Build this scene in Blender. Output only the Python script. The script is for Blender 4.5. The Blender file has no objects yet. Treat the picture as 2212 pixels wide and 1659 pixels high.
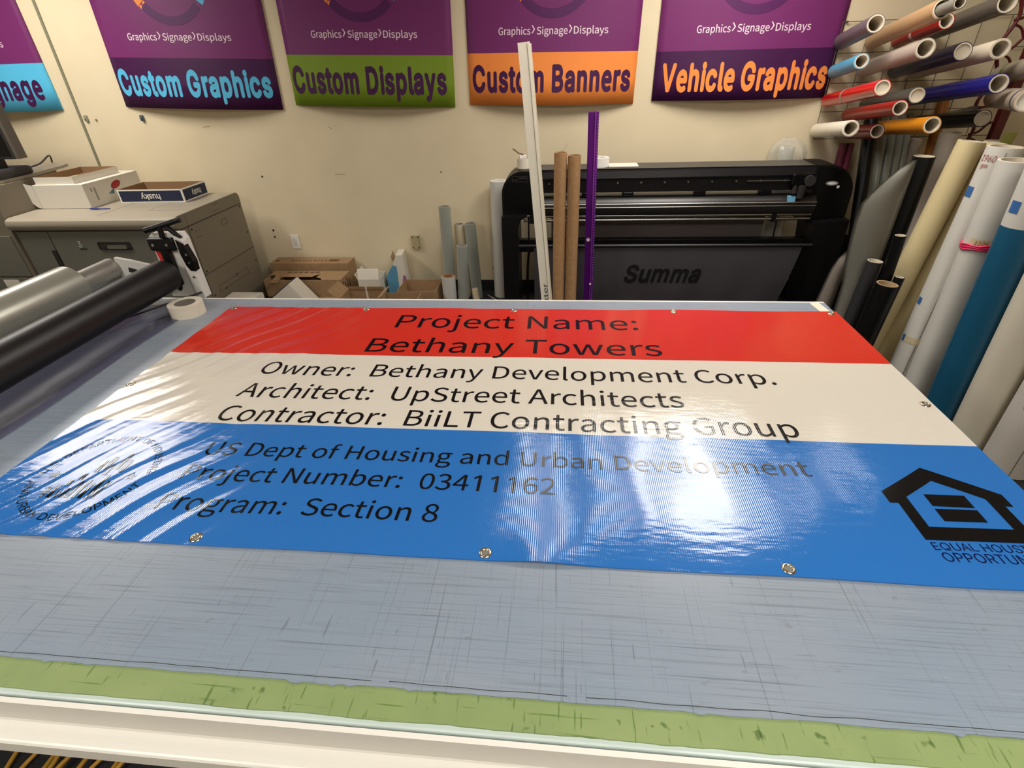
import bpy, bmesh, math, random
from mathutils import Vector, Matrix, noise

# ------------------------------------------------------------------ camera, light, exposure
SC = bpy.context.scene
COL = SC.collection
random.seed(7)

cam_d = bpy.data.cameras.new('camera')
cam = bpy.data.objects.new('camera', cam_d)
COL.objects.link(cam)
SC.camera = cam
cam_d.sensor_fit = 'HORIZONTAL'
cam_d.sensor_width = 36.0
cam_d.lens = 1110.0 / 2212.0 * 36.0
cam_d.clip_start = 0.02
CAM_R = Matrix(((0.995213, -0.021896, 0.095243),
                (0.092149, 0.535, -0.839795),
                (-0.032567, 0.844567, 0.534459)))
m = CAM_R.to_quaternion().to_matrix().to_4x4()
m.translation = (0, 0, 1.756)
cam.matrix_world = m

SC.view_settings.view_transform = 'Standard'
SC.view_settings.look = 'None'
SC.view_settings.gamma = 1.0
SC.view_settings.use_curve_mapping = False
SC.view_settings.exposure = 0.0
SC.cycles.use_denoising = True
SC.cycles.max_bounces = 8
SC.cycles.sample_clamp_indirect = 6.0

world = bpy.data.worlds.new('world')
SC.world = world
world.use_nodes = True
world.node_tree.nodes['Background'].inputs[0].default_value = (0.9, 0.95, 1.0, 1)
world.node_tree.nodes['Background'].inputs[1].default_value = 0.05

CEIL = 2.75
LIGHT_POWER = 18.5
# name, x centre, y centre, width, length, strength factor, label
LAMPS = [('strip_light', -0.115, 2.82, 0.13, 1.22, 1.0, 'narrow ceiling strip light over the middle of the banner'),
         ('strip_light', 0.48, 3.02, 0.13, 1.22, 1.0, 'ceiling strip light just left of the wide panel'),
         ('ceiling_panel', 1.02, 3.04, 0.60, 1.22, 1.0, 'wide ceiling light panel over the right of the banner near the wall'),
         ('strip_light', 1.93, 3.06, 0.07, 0.66, 1.0, 'short ceiling strip light over the standing rolls'),
         ('ceiling_panel', -3.75, 3.04, 0.62, 1.22, 1.3, 'ceiling light panel over the grey copier'),
         ('ceiling_panel', 0.86, -0.6, 0.62, 1.22, 1.15, 'added unseen ceiling fill panel behind the camera on the right'),  # added fill light for the table front, no known fixture
         ('ceiling_panel', -2.0, -0.6, 0.62, 1.22, 1.15, 'added unseen ceiling fill panel behind the camera on the left')]  # second added fill, brightens the front from the left

# ------------------------------------------------------------------ helpers
def lin(c):
    out = []
    for v in c:
        v = v / 255.0
        out.append(v / 12.92 if v <= 0.04045 else ((v + 0.055) / 1.055) ** 2.4)
    return (out[0], out[1], out[2], 1.0)

MATS = {}
def mat(name, rgb, rough=0.5, metal=0.0, spec=0.5, emit=None, alpha=None, coat=0.0, bump=None, mottle=None, trans=None):
    if name in MATS:
        return MATS[name]
    M = bpy.data.materials.new(name)
    M.use_nodes = True
    nt = M.node_tree
    b = nt.nodes['Principled BSDF']
    b.inputs['Base Color'].default_value = lin(rgb)
    b.inputs['Roughness'].default_value = rough
    b.inputs['Metallic'].default_value = metal
    b.inputs['Specular IOR Level'].default_value = spec
    b.inputs['Coat Weight'].default_value = coat
    if trans:
        b.inputs['Transmission Weight'].default_value = trans
    if alpha is not None:
        b.inputs['Alpha'].default_value = alpha
    if emit:
        b.inputs['Emission Color'].default_value = (*emit[0], 1)
        b.inputs['Emission Strength'].default_value = emit[1]
    if bump or mottle:
        tc = nt.nodes.new('ShaderNodeTexCoord')
    if bump:
        n = nt.nodes.new('ShaderNodeTexNoise')
        n.inputs['Scale'].default_value = bump[0]
        n.inputs['Detail'].default_value = 4
        nt.links.new(tc.outputs['Object'], n.inputs['Vector'])
        bp = nt.nodes.new('ShaderNodeBump')
        bp.inputs['Strength'].default_value = bump[1]
        bp.inputs['Distance'].default_value = bump[2] if len(bump) > 2 else 0.01
        nt.links.new(n.outputs['Fac'], bp.inputs['Height'])
        nt.links.new(bp.outputs['Normal'], b.inputs['Normal'])
    if mottle:
        n = nt.nodes.new('ShaderNodeTexNoise')
        n.inputs['Scale'].default_value = mottle[0]
        n.inputs['Detail'].default_value = 5
        nt.links.new(tc.outputs['Object'], n.inputs['Vector'])
        r = nt.nodes.new('ShaderNodeValToRGB')
        r.color_ramp.elements[0].position = 0.35
        r.color_ramp.elements[1].position = 0.7
        r.color_ramp.elements[0].color = lin(rgb)
        r.color_ramp.elements[1].color = lin(mottle[1])
        nt.links.new(n.outputs['Fac'], r.inputs['Fac'])
        nt.links.new(r.outputs['Color'], b.inputs['Base Color'])
    MATS[name] = M
    return M

def film(name, rgb, opacity, rough=0.15):
    """thin clear plastic: part see-through, part glossy"""
    if name in MATS:
        return MATS[name]
    M = bpy.data.materials.new(name)
    M.use_nodes = True
    nt = M.node_tree
    out = nt.nodes['Material Output']
    b = nt.nodes['Principled BSDF']
    b.inputs['Base Color'].default_value = lin(rgb)
    b.inputs['Roughness'].default_value = rough
    tr = nt.nodes.new('ShaderNodeBsdfTransparent')
    lw = nt.nodes.new('ShaderNodeLayerWeight')
    lw.inputs['Blend'].default_value = 0.35
    mp = nt.nodes.new('ShaderNodeMapRange')
    mp.inputs['To Min'].default_value = opacity
    mp.inputs['To Max'].default_value = min(1.0, opacity + 0.5)
    nt.links.new(lw.outputs['Facing'], mp.inputs['Value'])
    mx = nt.nodes.new('ShaderNodeMixShader')
    nt.links.new(mp.outputs['Result'], mx.inputs['Fac'])
    nt.links.new(tr.outputs[0], mx.inputs[1])
    nt.links.new(b.outputs[0], mx.inputs[2])
    nt.links.new(mx.outputs[0], out.inputs['Surface'])
    MATS[name] = M
    return M

def BM():
    return bmesh.new()

def box(bm, lo, hi, bevel=0.0, rot=None, mi=0, seg=2):
    lo, hi = Vector(lo), Vector(hi)
    c = (lo + hi) / 2
    s = hi - lo
    r = bmesh.ops.create_cube(bm, size=1.0)
    vs = r['verts']
    bmesh.ops.scale(bm, vec=s, verts=vs)
    es = list({e for v in vs for e in v.link_edges})
    fs = list({f for v in vs for f in v.link_faces})
    if bevel > 0:
        rb = bmesh.ops.bevel(bm, geom=es, offset=bevel, segments=seg, affect='EDGES', profile=0.6)
        fs = list({f for f in rb['faces']} | {f for f in fs if f.is_valid})
        vs = list({v for f in fs for v in f.verts})
        fs = list({f for v in vs for f in v.link_faces})
        vs = list({v for f in fs for v in f.verts})
    if rot is not None:
        bmesh.ops.rotate(bm, cent=(0, 0, 0), matrix=rot, verts=vs)
    bmesh.ops.translate(bm, vec=c, verts=vs)
    for f in fs:
        f.material_index = mi
    return vs

def frame_of(d):
    d = Vector(d).normalized()
    return d.to_track_quat('Z', 'Y').to_matrix()

def cyl(bm, p0, p1, r0, r1=None, seg=24, caps=True, mi=0):
    p0, p1 = Vector(p0), Vector(p1)
    r1 = r0 if r1 is None else r1
    F = frame_of(p1 - p0)
    a = []
    b = []
    for i in range(seg):
        t = 2 * math.pi * i / seg
        u = Vector((math.cos(t), math.sin(t), 0))
        a.append(bm.verts.new(p0 + F @ (u * r0)))
        b.append(bm.verts.new(p1 + F @ (u * r1)))
    for i in range(seg):
        j = (i + 1) % seg
        f = bm.faces.new((a[i], a[j], b[j], b[i]))
        f.smooth = True
        f.material_index = mi
    if caps:
        for vs in (a[::-1], b):
            f = bm.faces.new(vs)
            f.material_index = mi
            for e in f.edges:
                e.smooth = False

def pipe(bm, p0, p1, ro, ri, seg=32, mi=0, mi_end=None):
    """tube with open bore"""
    p0, p1 = Vector(p0), Vector(p1)
    F = frame_of(p1 - p0)
    R = []
    for (p, r) in ((p0, ri), (p0, ro), (p1, ro), (p1, ri)):
        R.append([bm.verts.new(p + F @ Vector((r * math.cos(2 * math.pi * i / seg), r * math.sin(2 * math.pi * i / seg), 0))) for i in range(seg)])
    for k in range(4):
        A, B = R[k], R[(k + 1) % 4]
        for i in range(seg):
            j = (i + 1) % seg
            f = bm.faces.new((A[i], A[j], B[j], B[i]))
            f.smooth = True
            f.material_index = mi_end if (mi_end is not None and k in (0, 2)) else mi
            for e in (f.edges[0], f.edges[2]):
                e.smooth = False

def sweep(bm, pts, r, seg=8, mi=0, closed=False):
    pts = [Vector(p) for p in pts]
    rings = []
    n = len(pts)
    up = Vector((0.12, 0.2, 1)).normalized()
    for i, p in enumerate(pts):
        d = (pts[min(i + 1, n - 1)] - pts[max(i - 1, 0)])
        if d.length < 1e-9:
            d = Vector((1, 0, 0))
        d.normalize()
        x = d.cross(up)
        if x.length < 1e-4:
            x = Vector((1, 0, 0))
        x.normalize()
        y = x.cross(d)
        rings.append([bm.verts.new(p + (x * math.cos(2 * math.pi * k / seg) + y * math.sin(2 * math.pi * k / seg)) * r) for k in range(seg)])
    for A, B in zip(rings, rings[1:]):
        for k in range(seg):
            f = bm.faces.new((A[k], A[(k + 1) % seg], B[(k + 1) % seg], B[k]))
            f.smooth = True
            f.material_index = mi
    bm.faces.new(rings[0][::-1]).material_index = mi
    bm.faces.new(rings[-1]).material_index = mi

def spline(ctrl, n=8):
    P = [Vector(c) for c in ctrl]
    out = []
    for i in range(len(P) - 1):
        p0 = P[max(i - 1, 0)]; p1 = P[i]; p2 = P[i + 1]; p3 = P[min(i + 2, len(P) - 1)]
        for k in range(n):
            t = k / n
            out.append(0.5 * ((2 * p1) + (p2 - p0) * t + (2 * p0 - 5 * p1 + 4 * p2 - p3) * t * t + (3 * p1 - p0 - 3 * p2 + p3) * t ** 3))
    out.append(P[-1])
    return out

def prism(bm, pts, axis, a, b, mi=0):
    """extrude a 2D polygon; axis 'x': pts=(y,z), 'y': pts=(x,z), 'z': pts=(x,y)"""
    def P(p, t):
        if axis == 'x': return (t, p[0], p[1])
        if axis == 'y': return (p[0], t, p[1])
        return (p[0], p[1], t)
    A = [bm.verts.new(P(p, a)) for p in pts]
    B = [bm.verts.new(P(p, b)) for p in pts]
    n = len(pts)
    fs = []
    for i in range(n):
        j = (i + 1) % n
        fs.append(bm.faces.new((A[i], A[j], B[j], B[i])))
    fs.append(bm.faces.new(A[::-1]))
    fs.append(bm.faces.new(B))
    for f in fs:
        f.material_index = mi
    bmesh.ops.recalc_face_normals(bm, faces=fs)

def ob(name, bm, mats, parent=None, loc=None, smooth=False, sharp=None):
    me = bpy.data.meshes.new(name)
    if smooth:
        for f in bm.faces:
            f.smooth = True
    bm.to_mesh(me)
    bm.free()
    for mm in (mats if isinstance(mats, (list, tuple)) else [mats]):
        me.materials.append(mm)
    if sharp is not None:
        me.set_sharp_from_angle(angle=math.radians(sharp))
    o = bpy.data.objects.new(name, me)
    COL.objects.link(o)
    if parent is not None:
        o.parent = parent
    if loc is not None:
        o.location = loc
    return o

def tag(o, label, cat, group=None, kind=None):
    o['label'] = label
    o['category'] = cat
    if group: o['group'] = group
    if kind: o['kind'] = kind
    return o

def thing(name, label, cat, loc=(0, 0, 0), group=None, quat=None):
    o = bpy.data.objects.new(name, None)
    o.empty_display_size = 0.05
    COL.objects.link(o)
    o.location = loc
    if quat is not None:
        o.rotation_mode = 'QUATERNION'
        o.rotation_quaternion = quat
    return tag(o, label, cat, group)

def solo(name, bm, mats, label, cat, group=None, origin=(0, 0, 0), **k):
    bmesh.ops.translate(bm, vec=-Vector(origin), verts=bm.verts)
    o = ob(name, bm, mats, loc=origin, **k)
    return tag(o, label, cat, group)

def struct(name, bm, m_, label=None, parent=None):
    o = ob(name, bm, m_, parent=parent)
    if parent is None:
        o['kind'] = 'structure'
        if label: o['label'] = label
    return o

# ---- lettering -----------------------------------------------------------
# letter outlines: a humanist face (0) and a plain grotesque (1); per letter: advance | x y and two relative handles per point ; next contour
GLYPHS = ({}, {})
for _k, _src in enumerate((""".97|49 -5 -13 0 12 0 72 20 0 -15 0 14 49 44 12 0 -13 0 26 20 0 14 0 -15
0194|97 -5 -49 0 49 0 177 129 0 -89 0 89 97 261 49 0 -49 0 18 129 0 89 0 -89;97 21 29 0 -29 0 48 129 0 -75 0 75 97 236 -29 0 29 0 146 129 0 75 0 -75
1194|88 0 0 0 0 0 121 0 0 0 0 0 121 257 0 0 0 0 93 257 0 0 0 0 38 221 0 0 0 0 44 192 0 0 0 0 88 223 0 0 0 0
2194|15 0 0 6 54 0 177 0 -54 0 0 9 177 28 0 -10 -24 0 106 28 23 0 -13 0 64 25 13 1 60 57 165 186 0 -52 0 45 90 261 46 0 -33 0 14 224 21 22 6 -6 33 206 -7 6 14 17 86 235 -21 0 32 0 133 185 0 29 0 -45 15 19 81 70 0 -6
3194|92 -5 -40 0 46 0 175 69 0 -46 0 35 120 136 31 -8 28 9 166 197 0 -31 0 41 91 261 43 0 -29 0 20 231 19 17 5 -7 37 210 -6 7 14 15 90 235 -21 0 27 0 133 195 0 24 0 -28 62 146 54 0 0 -9 62 121 0 8 60 0 142 70 0 31 0 -30 90 22 31 0 -29 0 27 51 15 -15 -6 -6 10 31 6 7 17 -19
4194|119 0 0 24 10 0 149 0 -10 0 0 24 149 71 0 -24 12 0 183 71 -11 0 0 8 183 96 0 -8 -11 0 149 96 12 0 0 54 149 257 0 -54 -12 0 114 257 12 0 -36 -55 7 92 36 55 0 -7 7 71 0 7 37 0 119 71 -37 0 0 -24;119 96 0 27 -26 0 40 96 27 0 20 29 99 184 -20 -29 7 12 121 222 -6 -13 -1 -13 119 175 0 13 0 -26
6194|105 -5 -49 0 40 0 179 79 0 -50 0 54 108 159 43 0 -20 0 50 129 15 19 1 79 116 235 -36 0 15 0 157 215 -10 12 6 7 175 235 -6 -7 -15 15 114 261 27 0 -49 0 20 123 0 100 0 -85;50 103 4 -53 17 24 103 136 -16 0 31 0 149 79 0 34 0 -35 105 21 25 0 -32 0
8194|98 -5 -48 0 48 0 178 62 0 -37 0 35 135 131 23 -13 15 12 169 193 0 -27 0 39 99 261 44 0 -40 0 28 195 0 39 0 -27 63 135 -19 13 -23 -13 16 64 0 34 0 -40;116 139 17 16 -31 12 57 195 0 -30 0 25 98 237 -23 0 28 0 142 191 0 26 0 -19;98 19 30 0 -30 0 44 67 0 -28 0 24 80 125 -21 -14 36 -15 148 63 0 34 0 -26
:97|49 137 -13 0 12 0 72 161 0 -15 0 14 49 186 12 0 -13 0 26 161 0 14 0 -15;49 -5 -13 0 12 0 72 20 0 -15 0 14 49 44 12 0 -13 0 26 20 0 14 0 -15
A213|1 0 29 86 11 0 34 0 -11 0 8 26 59 78 -8 -26 31 0 153 78 -32 0 8 -26 177 0 -8 26 12 0 211 0 -11 0 -29 86 124 257 29 -86 -12 0 88 257 12 0 -29 -86;67 104 26 0 4 13 79 144 -4 -14 10 29 106 230 -8 -30 9 -29 132 144 -9 29 4 -14 145 104 -4 13 -26 0
B230|35 0 0 86 28 0 117 0 -27 0 57 0 214 75 0 -50 0 35 162 138 31 -6 24 8 200 194 0 -26 0 45 111 257 52 0 -25 0 35 257 26 0 0 -86;68 148 12 0 0 28 68 231 0 -28 13 0 107 231 -13 0 40 0 168 190 0 30 0 -26 106 148 44 0 -13 0;68 26 15 0 0 32 68 123 0 -33 15 0 112 123 -15 0 46 0 182 76 0 32 0 -34 112 26 45 0 -15 0
C223|132 -5 -64 0 33 0 211 32 -21 -23 -6 7 193 53 6 -7 -17 -18 133 24 25 0 -49 0 54 129 0 -65 0 64 134 233 -48 0 23 0 187 209 -14 14 6 7 204 230 -5 -7 -14 16 134 261 31 0 -65 0 20 128 0 83 0 -83
D241|35 0 0 86 22 0 101 0 -22 0 77 0 220 129 0 -81 0 82 99 257 79 0 -21 0 35 257 22 0 0 -86;68 27 9 0 0 68 68 230 0 -68 9 0 97 230 -10 0 60 0 187 129 0 65 0 -65 97 27 60 0 -10 0
G241|136 -5 -67 0 35 0 215 25 -16 -17 0 36 215 133 0 -36 -28 0 131 133 28 0 0 -9 131 106 0 9 18 0 186 106 -19 0 0 -22 186 39 0 22 -11 -10 139 24 19 0 -55 0 54 129 0 -65 0 64 139 233 -52 0 26 0 194 209 -13 13 6 7 212 230 -6 -7 -15 15 138 261 36 0 -68 0 20 128 0 83 0 -83
H255|35 0 0 86 11 0 68 0 -11 0 0 40 68 121 0 -40 39 0 187 121 -40 0 0 -40 187 0 0 40 11 0 220 0 -11 0 0 86 220 257 0 -86 -11 0 187 257 11 0 0 -36 187 149 0 36 -40 0 68 149 39 0 0 36 68 257 0 -36 -11 0 35 257 11 0 0 -86
L190|35 0 0 86 49 0 180 0 -48 0 0 9 180 28 0 -10 -37 0 68 28 37 0 0 76 68 257 0 -77 -11 0 35 257 11 0 0 -86
N253|35 0 0 86 11 0 66 0 -10 0 0 45 66 135 0 -45 0 27 63 215 1 -26 10 -18 91 162 -9 18 31 -54 185 0 -32 54 11 0 218 0 -11 0 0 86 218 257 0 -86 -10 0 187 257 10 0 0 -45 187 123 0 45 0 -26 190 42 -3 26 -9 18 162 95 9 -18 -31 54 68 257 32 -54 -11 0 35 257 11 0 0 -86
O260|130 -5 -65 0 64 0 239 129 0 -82 0 82 130 261 64 0 -65 0 20 129 0 82 0 -82;130 24 46 0 -46 0 54 129 0 -64 0 64 130 233 -46 0 46 0 206 129 0 64 0 -64
P222|35 0 0 86 11 0 68 0 -11 0 0 34 68 102 0 -34 14 0 110 102 -14 0 56 0 204 181 0 -54 0 56 109 257 57 0 -25 0 35 257 25 0 0 -86;68 129 12 0 0 33 68 230 0 -34 12 0 104 230 -12 0 46 0 172 181 0 38 0 -36 106 129 45 0 -13 0
S209|106 -5 -36 0 54 0 194 68 0 -40 0 38 141 137 30 -13 -12 5 104 153 12 -6 -20 8 62 196 0 -25 0 22 110 233 -29 0 23 0 168 209 -16 15 6 7 185 230 -6 -7 -18 18 110 261 30 0 -47 0 29 193 0 40 0 -37 81 127 -24 11 12 -5 118 111 -13 6 24 -11 161 65 0 27 0 -24 107 24 34 0 -27 0 36 56 18 -20 -6 -8 17 33 6 8 22 -23
T210|89 0 0 76 10 0 121 0 -11 0 0 76 121 229 0 -76 26 0 199 229 -26 0 0 9 199 257 0 -9 -63 0 11 257 63 0 0 -9 11 229 0 9 26 0 89 229 -26 0 0 -76
U253|126 -5 -52 0 53 0 218 106 0 -83 0 50 218 257 0 -51 -10 0 187 257 11 0 0 -51 187 105 0 51 0 -62 126 24 34 0 -33 0 67 105 0 -62 0 51 67 257 0 -51 -11 0 34 257 11 0 0 -51 34 106 0 50 0 -83
a197|76 -5 -32 0 23 0 140 23 -18 -15 1 -8 143 0 -1 8 9 0 169 0 -9 0 0 39 169 117 0 -39 0 47 103 195 47 0 -31 0 29 170 17 11 4 -7 41 148 -4 7 15 10 98 168 -22 0 31 0 137 120 0 25 -81 -9 21 49 0 42 0 -34;85 21 18 0 -19 0 51 51 0 -21 0 25 137 99 -64 -7 0 -18 137 46 0 18 -18 -16
b216|116 -5 -18 0 43 0 199 98 0 -65 0 59 123 195 49 0 -21 0 63 168 18 15 0 12 64 202 0 -11 0 26 64 279 0 -26 -10 0 32 279 11 0 0 -93 32 0 0 93 9 0 58 0 -9 0 1 7 62 20 -1 -7 16 -15;111 22 31 0 -13 0 64 42 17 -15 0 33 64 142 0 -33 18 17 115 168 -16 0 36 0 165 98 0 42 0 -47
c179|107 -5 -50 0 23 0 169 19 -17 -14 -5 7 155 41 4 -7 -12 -11 110 22 17 0 -35 0 51 95 0 -44 0 44 111 168 -35 0 15 0 149 152 -11 9 5 7 165 173 -5 -7 -13 12 110 195 24 0 -49 0 18 95 0 63 0 -63
d217|97 -5 -48 0 23 0 156 22 -15 -14 1 -7 159 0 -1 7 8 0 185 0 -9 0 0 93 185 279 0 -93 -11 0 153 279 10 0 0 -25 153 206 0 24 0 -11 154 173 0 11 -16 14 101 195 22 0 -44 0 19 95 0 62 0 -63;104 22 17 0 -33 0 51 95 0 -46 0 44 106 168 -30 0 16 0 153 148 -16 14 0 -33 153 48 0 34 -16 -17
e194|109 -5 -51 0 26 0 172 15 -17 -11 -4 7 160 36 4 -7 -14 -9 113 21 18 0 -36 0 50 88 2 -41 42 0 178 88 -43 0 1 4 179 106 0 -7 0 54 103 195 49 0 -43 0 18 95 0 62 0 -63;49 110 34 0 4 38 104 169 -27 0 30 0 151 110 0 39 -34 0
f114|12 164 0 8 8 0 37 164 -8 0 0 -55 37 0 0 55 11 0 69 0 -10 0 0 55 69 164 0 -55 14 0 110 164 -14 0 0 9 110 190 0 -9 -14 0 69 190 14 0 0 10 69 220 0 -10 0 25 96 258 -18 0 7 0 118 252 -7 4 2 9 125 277 -3 -8 -9 4 93 283 12 0 -38 0 37 221 0 38 0 -11 37 190 0 10 -8 0 12 188 8 1 0 -8
g198|96 -88 -46 0 59 0 193 -22 0 -35 0 32 126 23 44 0 -12 0 89 23 12 0 -26 0 56 44 0 -12 0 11 68 67 -7 -6 8 -4 96 60 -9 0 39 0 166 126 0 -40 0 17 150 166 9 -9 13 0 189 166 -13 0 0 8 189 190 0 -8 -22 0 123 190 22 0 -7 3 96 195 11 0 -38 0 25 127 0 42 0 -23 50 75 -13 10 -10 -7 29 39 0 16 0 -15 46 6 -10 6 -18 -11 18 -37 0 17 0 -32;96 82 22 0 -22 0 56 127 0 -28 0 28 96 172 -22 0 23 0 137 127 0 28 0 -28;101 -65 37 0 -35 0 46 -32 0 -21 0 11 65 0 -14 -10 9 -2 90 -3 -7 0 11 0 123 -3 -11 0 25 0 161 -27 0 18 0 -20
h213|32 0 0 93 11 0 64 0 -10 0 0 46 64 138 0 -46 19 19 116 167 -19 0 25 0 152 116 0 36 0 -39 152 0 0 39 11 0 184 0 -10 0 0 40 184 120 0 -40 0 49 126 195 40 0 -26 0 63 163 18 18 0 13 64 202 0 -13 0 26 64 279 0 -26 -10 0 32 279 11 0 0 -93
i96|32 0 0 63 11 0 64 0 -10 0 0 63 64 190 0 -63 -10 0 32 190 11 0 0 -63;48 229 -12 0 13 0 70 251 0 -13 0 12 48 271 13 0 -12 0 27 251 0 12 0 -13
j96|12 -85 -11 0 38 0 64 -22 0 -39 0 71 64 190 0 -70 -10 0 33 190 10 0 0 -70 33 -22 0 71 0 -23 9 -59 19 0 -7 0 -9 -56 5 -1 -2 -8 -15 -80 2 8 6 -3;48 229 -12 0 13 0 70 251 0 -13 0 12 48 271 13 0 -12 0 27 251 0 12 0 -13
l100|66 -5 -24 0 9 0 84 -2 -4 -1 -1 8 80 23 1 -8 -4 -1 73 22 2 0 -5 0 64 36 0 -10 0 81 64 279 0 -81 -10 0 32 279 11 0 0 -81 32 38 0 80 0 -27
m324|32 0 0 63 11 0 64 0 -10 0 0 46 64 138 0 -46 18 20 112 167 -14 0 24 0 147 116 0 36 0 -39 147 0 0 39 11 0 179 0 -10 0 0 46 179 138 0 -46 18 20 227 167 -14 0 24 0 263 116 0 36 0 -39 263 0 0 39 10 0 294 0 -10 0 0 40 294 120 0 -40 0 49 237 195 39 0 -23 0 174 159 20 21 -8 22 121 195 30 0 -22 0 62 162 17 19 -1 10 58 190 2 -9 -8 0 32 190 9 0 0 -63
n214|32 0 0 63 11 0 64 0 -10 0 0 46 64 138 0 -46 19 19 116 167 -19 0 25 0 152 116 0 36 0 -39 152 0 0 39 11 0 184 0 -10 0 0 40 184 120 0 -40 0 49 126 195 40 0 -26 0 62 162 18 19 -1 10 58 190 2 -9 -8 0 32 190 9 0 0 -63
o212|106 -5 -46 0 47 0 194 95 0 -63 0 63 106 195 47 0 -46 0 18 95 0 63 0 -63;106 22 33 0 -33 0 51 95 0 -44 0 44 106 168 -33 0 33 0 161 95 0 44 0 -44
p217|32 -80 0 90 11 0 64 -80 -10 0 0 21 64 -16 0 -21 0 11 63 18 1 -12 18 -15 116 -5 -17 0 43 0 199 98 0 -65 0 59 123 195 49 0 -22 0 62 168 17 14 -1 7 58 190 2 -7 -8 0 32 190 9 0 0 -90;111 22 31 0 -13 0 64 42 17 -15 0 33 64 142 0 -33 19 17 115 168 -16 0 36 0 165 98 0 42 0 -47
r136|32 0 0 63 11 0 64 0 -10 0 0 41 64 122 0 -41 13 32 112 166 -16 0 8 0 131 163 -7 2 2 9 137 191 -2 -9 -6 3 116 195 9 0 -21 0 62 155 14 25 -1 12 58 190 2 -11 -8 0 32 190 9 0 0 -63
s164|82 -5 -27 0 45 0 151 52 0 -31 0 36 93 110 28 -11 -21 8 52 143 0 -18 0 15 88 170 -25 0 16 0 131 153 -13 10 5 7 146 173 -5 -6 -14 12 87 195 24 0 -41 0 22 141 0 30 0 -32 77 86 -27 10 21 -8 120 50 0 19 0 -16 83 20 25 0 -23 0 27 43 16 -14 -6 -7 11 22 5 7 18 -15
t132|92 -5 -41 0 12 0 127 2 -11 -3 -2 9 121 27 2 -8 -7 -3 99 21 7 0 -22 0 70 58 0 -23 0 35 70 164 0 -35 17 0 121 164 -17 0 0 9 121 190 0 -9 -17 0 70 190 17 0 0 18 70 244 0 -18 -9 0 43 244 9 0 -1 -18 40 190 1 18 -10 0 9 188 10 1 0 -8 9 164 0 8 10 0 38 164 -10 0 0 -35 38 59 0 35 0 -38
u213|88 -5 -40 0 26 0 152 30 -18 -21 0 -10 154 0 -1 10 9 0 181 0 -9 0 0 63 181 190 0 -63 -11 0 149 190 10 0 0 -45 149 55 0 45 -18 -22 97 23 20 0 -25 0 62 74 0 -36 0 38 62 190 0 -39 -11 0 29 190 11 0 0 -40 29 70 0 40 0 -49
v182|73 0 -23 63 13 0 111 0 -13 0 22 63 178 190 -23 -63 -11 0 146 190 11 0 -12 -36 110 82 12 36 -5 -19 91 26 5 18 -6 18 74 82 5 -19 -12 36 38 190 12 -36 -11 0 5 190 11 0 22 -63
w281|62 0 -17 63 13 0 99 0 -12 0 9 34 126 102 -9 -34 5 18 141 157 -4 -19 5 -19 154 103 -5 17 9 -35 181 0 -9 34 13 0 220 0 -13 0 17 63 272 190 -17 -63 -11 0 241 190 10 0 -9 -37 213 80 9 37 -4 -18 200 27 4 18 -5 18 187 80 4 -18 -10 37 157 190 10 -37 -11 0 126 190 10 0 -10 -37 96 80 10 37 -5 -18 82 27 4 18 -4 18 70 80 4 -18 -9 37 42 190 9 -37 -11 0 9 190 11 0 18 -63
y182|35 -82 -8 0 38 0 106 -16 -13 -37 24 69 178 190 -24 -69 -11 0 147 190 10 0 -12 -35 112 85 12 35 -5 -17 95 31 5 17 -6 18 76 85 6 -17 -13 35 38 190 13 -35 -11 0 5 190 11 0 25 -63 81 0 -26 63 -2 -5 77 -15 1 5 -8 -23 34 -56 21 0 -5 0 19 -53 4 -1 -2 -8 13 -78 2 8 6 -3""", """.188|95 -4 13 0 -12 0 63 9 9 -9 -9 9 50 41 0 -13 0 13 63 73 -9 -8 9 9 95 87 -12 0 13 0 128 73 -9 9 9 -8 141 41 0 13 0 -13 128 9 9 9 -9 -9
0453|227 -7 37 0 -38 0 130 24 27 -21 -27 21 69 113 14 -39 -14 39 48 254 0 -55 0 55 69 395 -14 -39 14 39 130 484 -26 -20 27 21 227 516 -38 0 37 0 323 484 -27 21 27 -20 384 395 -14 39 14 -39 405 254 0 55 0 -55 384 113 14 39 -14 -39 323 24 27 21 -26 -21;227 50 -25 0 25 0 290 74 -17 -16 18 16 330 144 -9 -31 9 30 344 254 0 -43 0 43 330 365 9 -31 -9 30 290 435 18 -16 -17 16 227 460 25 0 -25 0 163 435 17 16 -17 -16 123 365 9 30 -9 -31 109 254 0 43 0 -43 123 144 -9 30 9 -31 163 74 -17 16 17 -16
1453|76 0 105 0 0 18 76 55 0 -19 105 0 391 55 -105 0 0 -19 391 0 0 18 -105 0;276 509 -26 0 0 -170 276 0 0 170 -21 0 212 0 22 0 0 149 212 448 0 -149 -1 0 209 448 1 0 -41 -30 86 358 41 30 0 23 86 427 0 -23 37 27 198 509 -37 -28 26 0
3453|218 -7 34 0 -31 0 133 10 25 -11 -26 11 70 57 16 -20 -16 21 44 132 2 -29 22 0 109 132 -22 0 2 -18 126 87 -9 12 10 -12 165 59 -16 6 16 -6 219 50 -20 0 20 0 275 61 -17 -8 17 7 315 93 -10 -14 9 14 329 145 0 -21 0 18 316 196 9 -15 -9 16 275 234 18 -10 -19 9 201 248 30 0 -15 0 157 248 15 0 0 17 157 299 0 -17 43 50 288 448 -44 -49 0 2 288 452 0 -1 -73 0 70 452 72 0 0 19 70 509 0 -19 101 0 372 509 -100 0 0 -16 372 461 0 16 -53 -61 211 278 54 61 0 4 211 289 0 -4 38 4 308 276 -27 12 27 -13 371 222 -15 24 15 -23 393 145 0 28 0 -30 370 66 15 23 -15 -23 309 12 26 13 -27 -12
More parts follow.
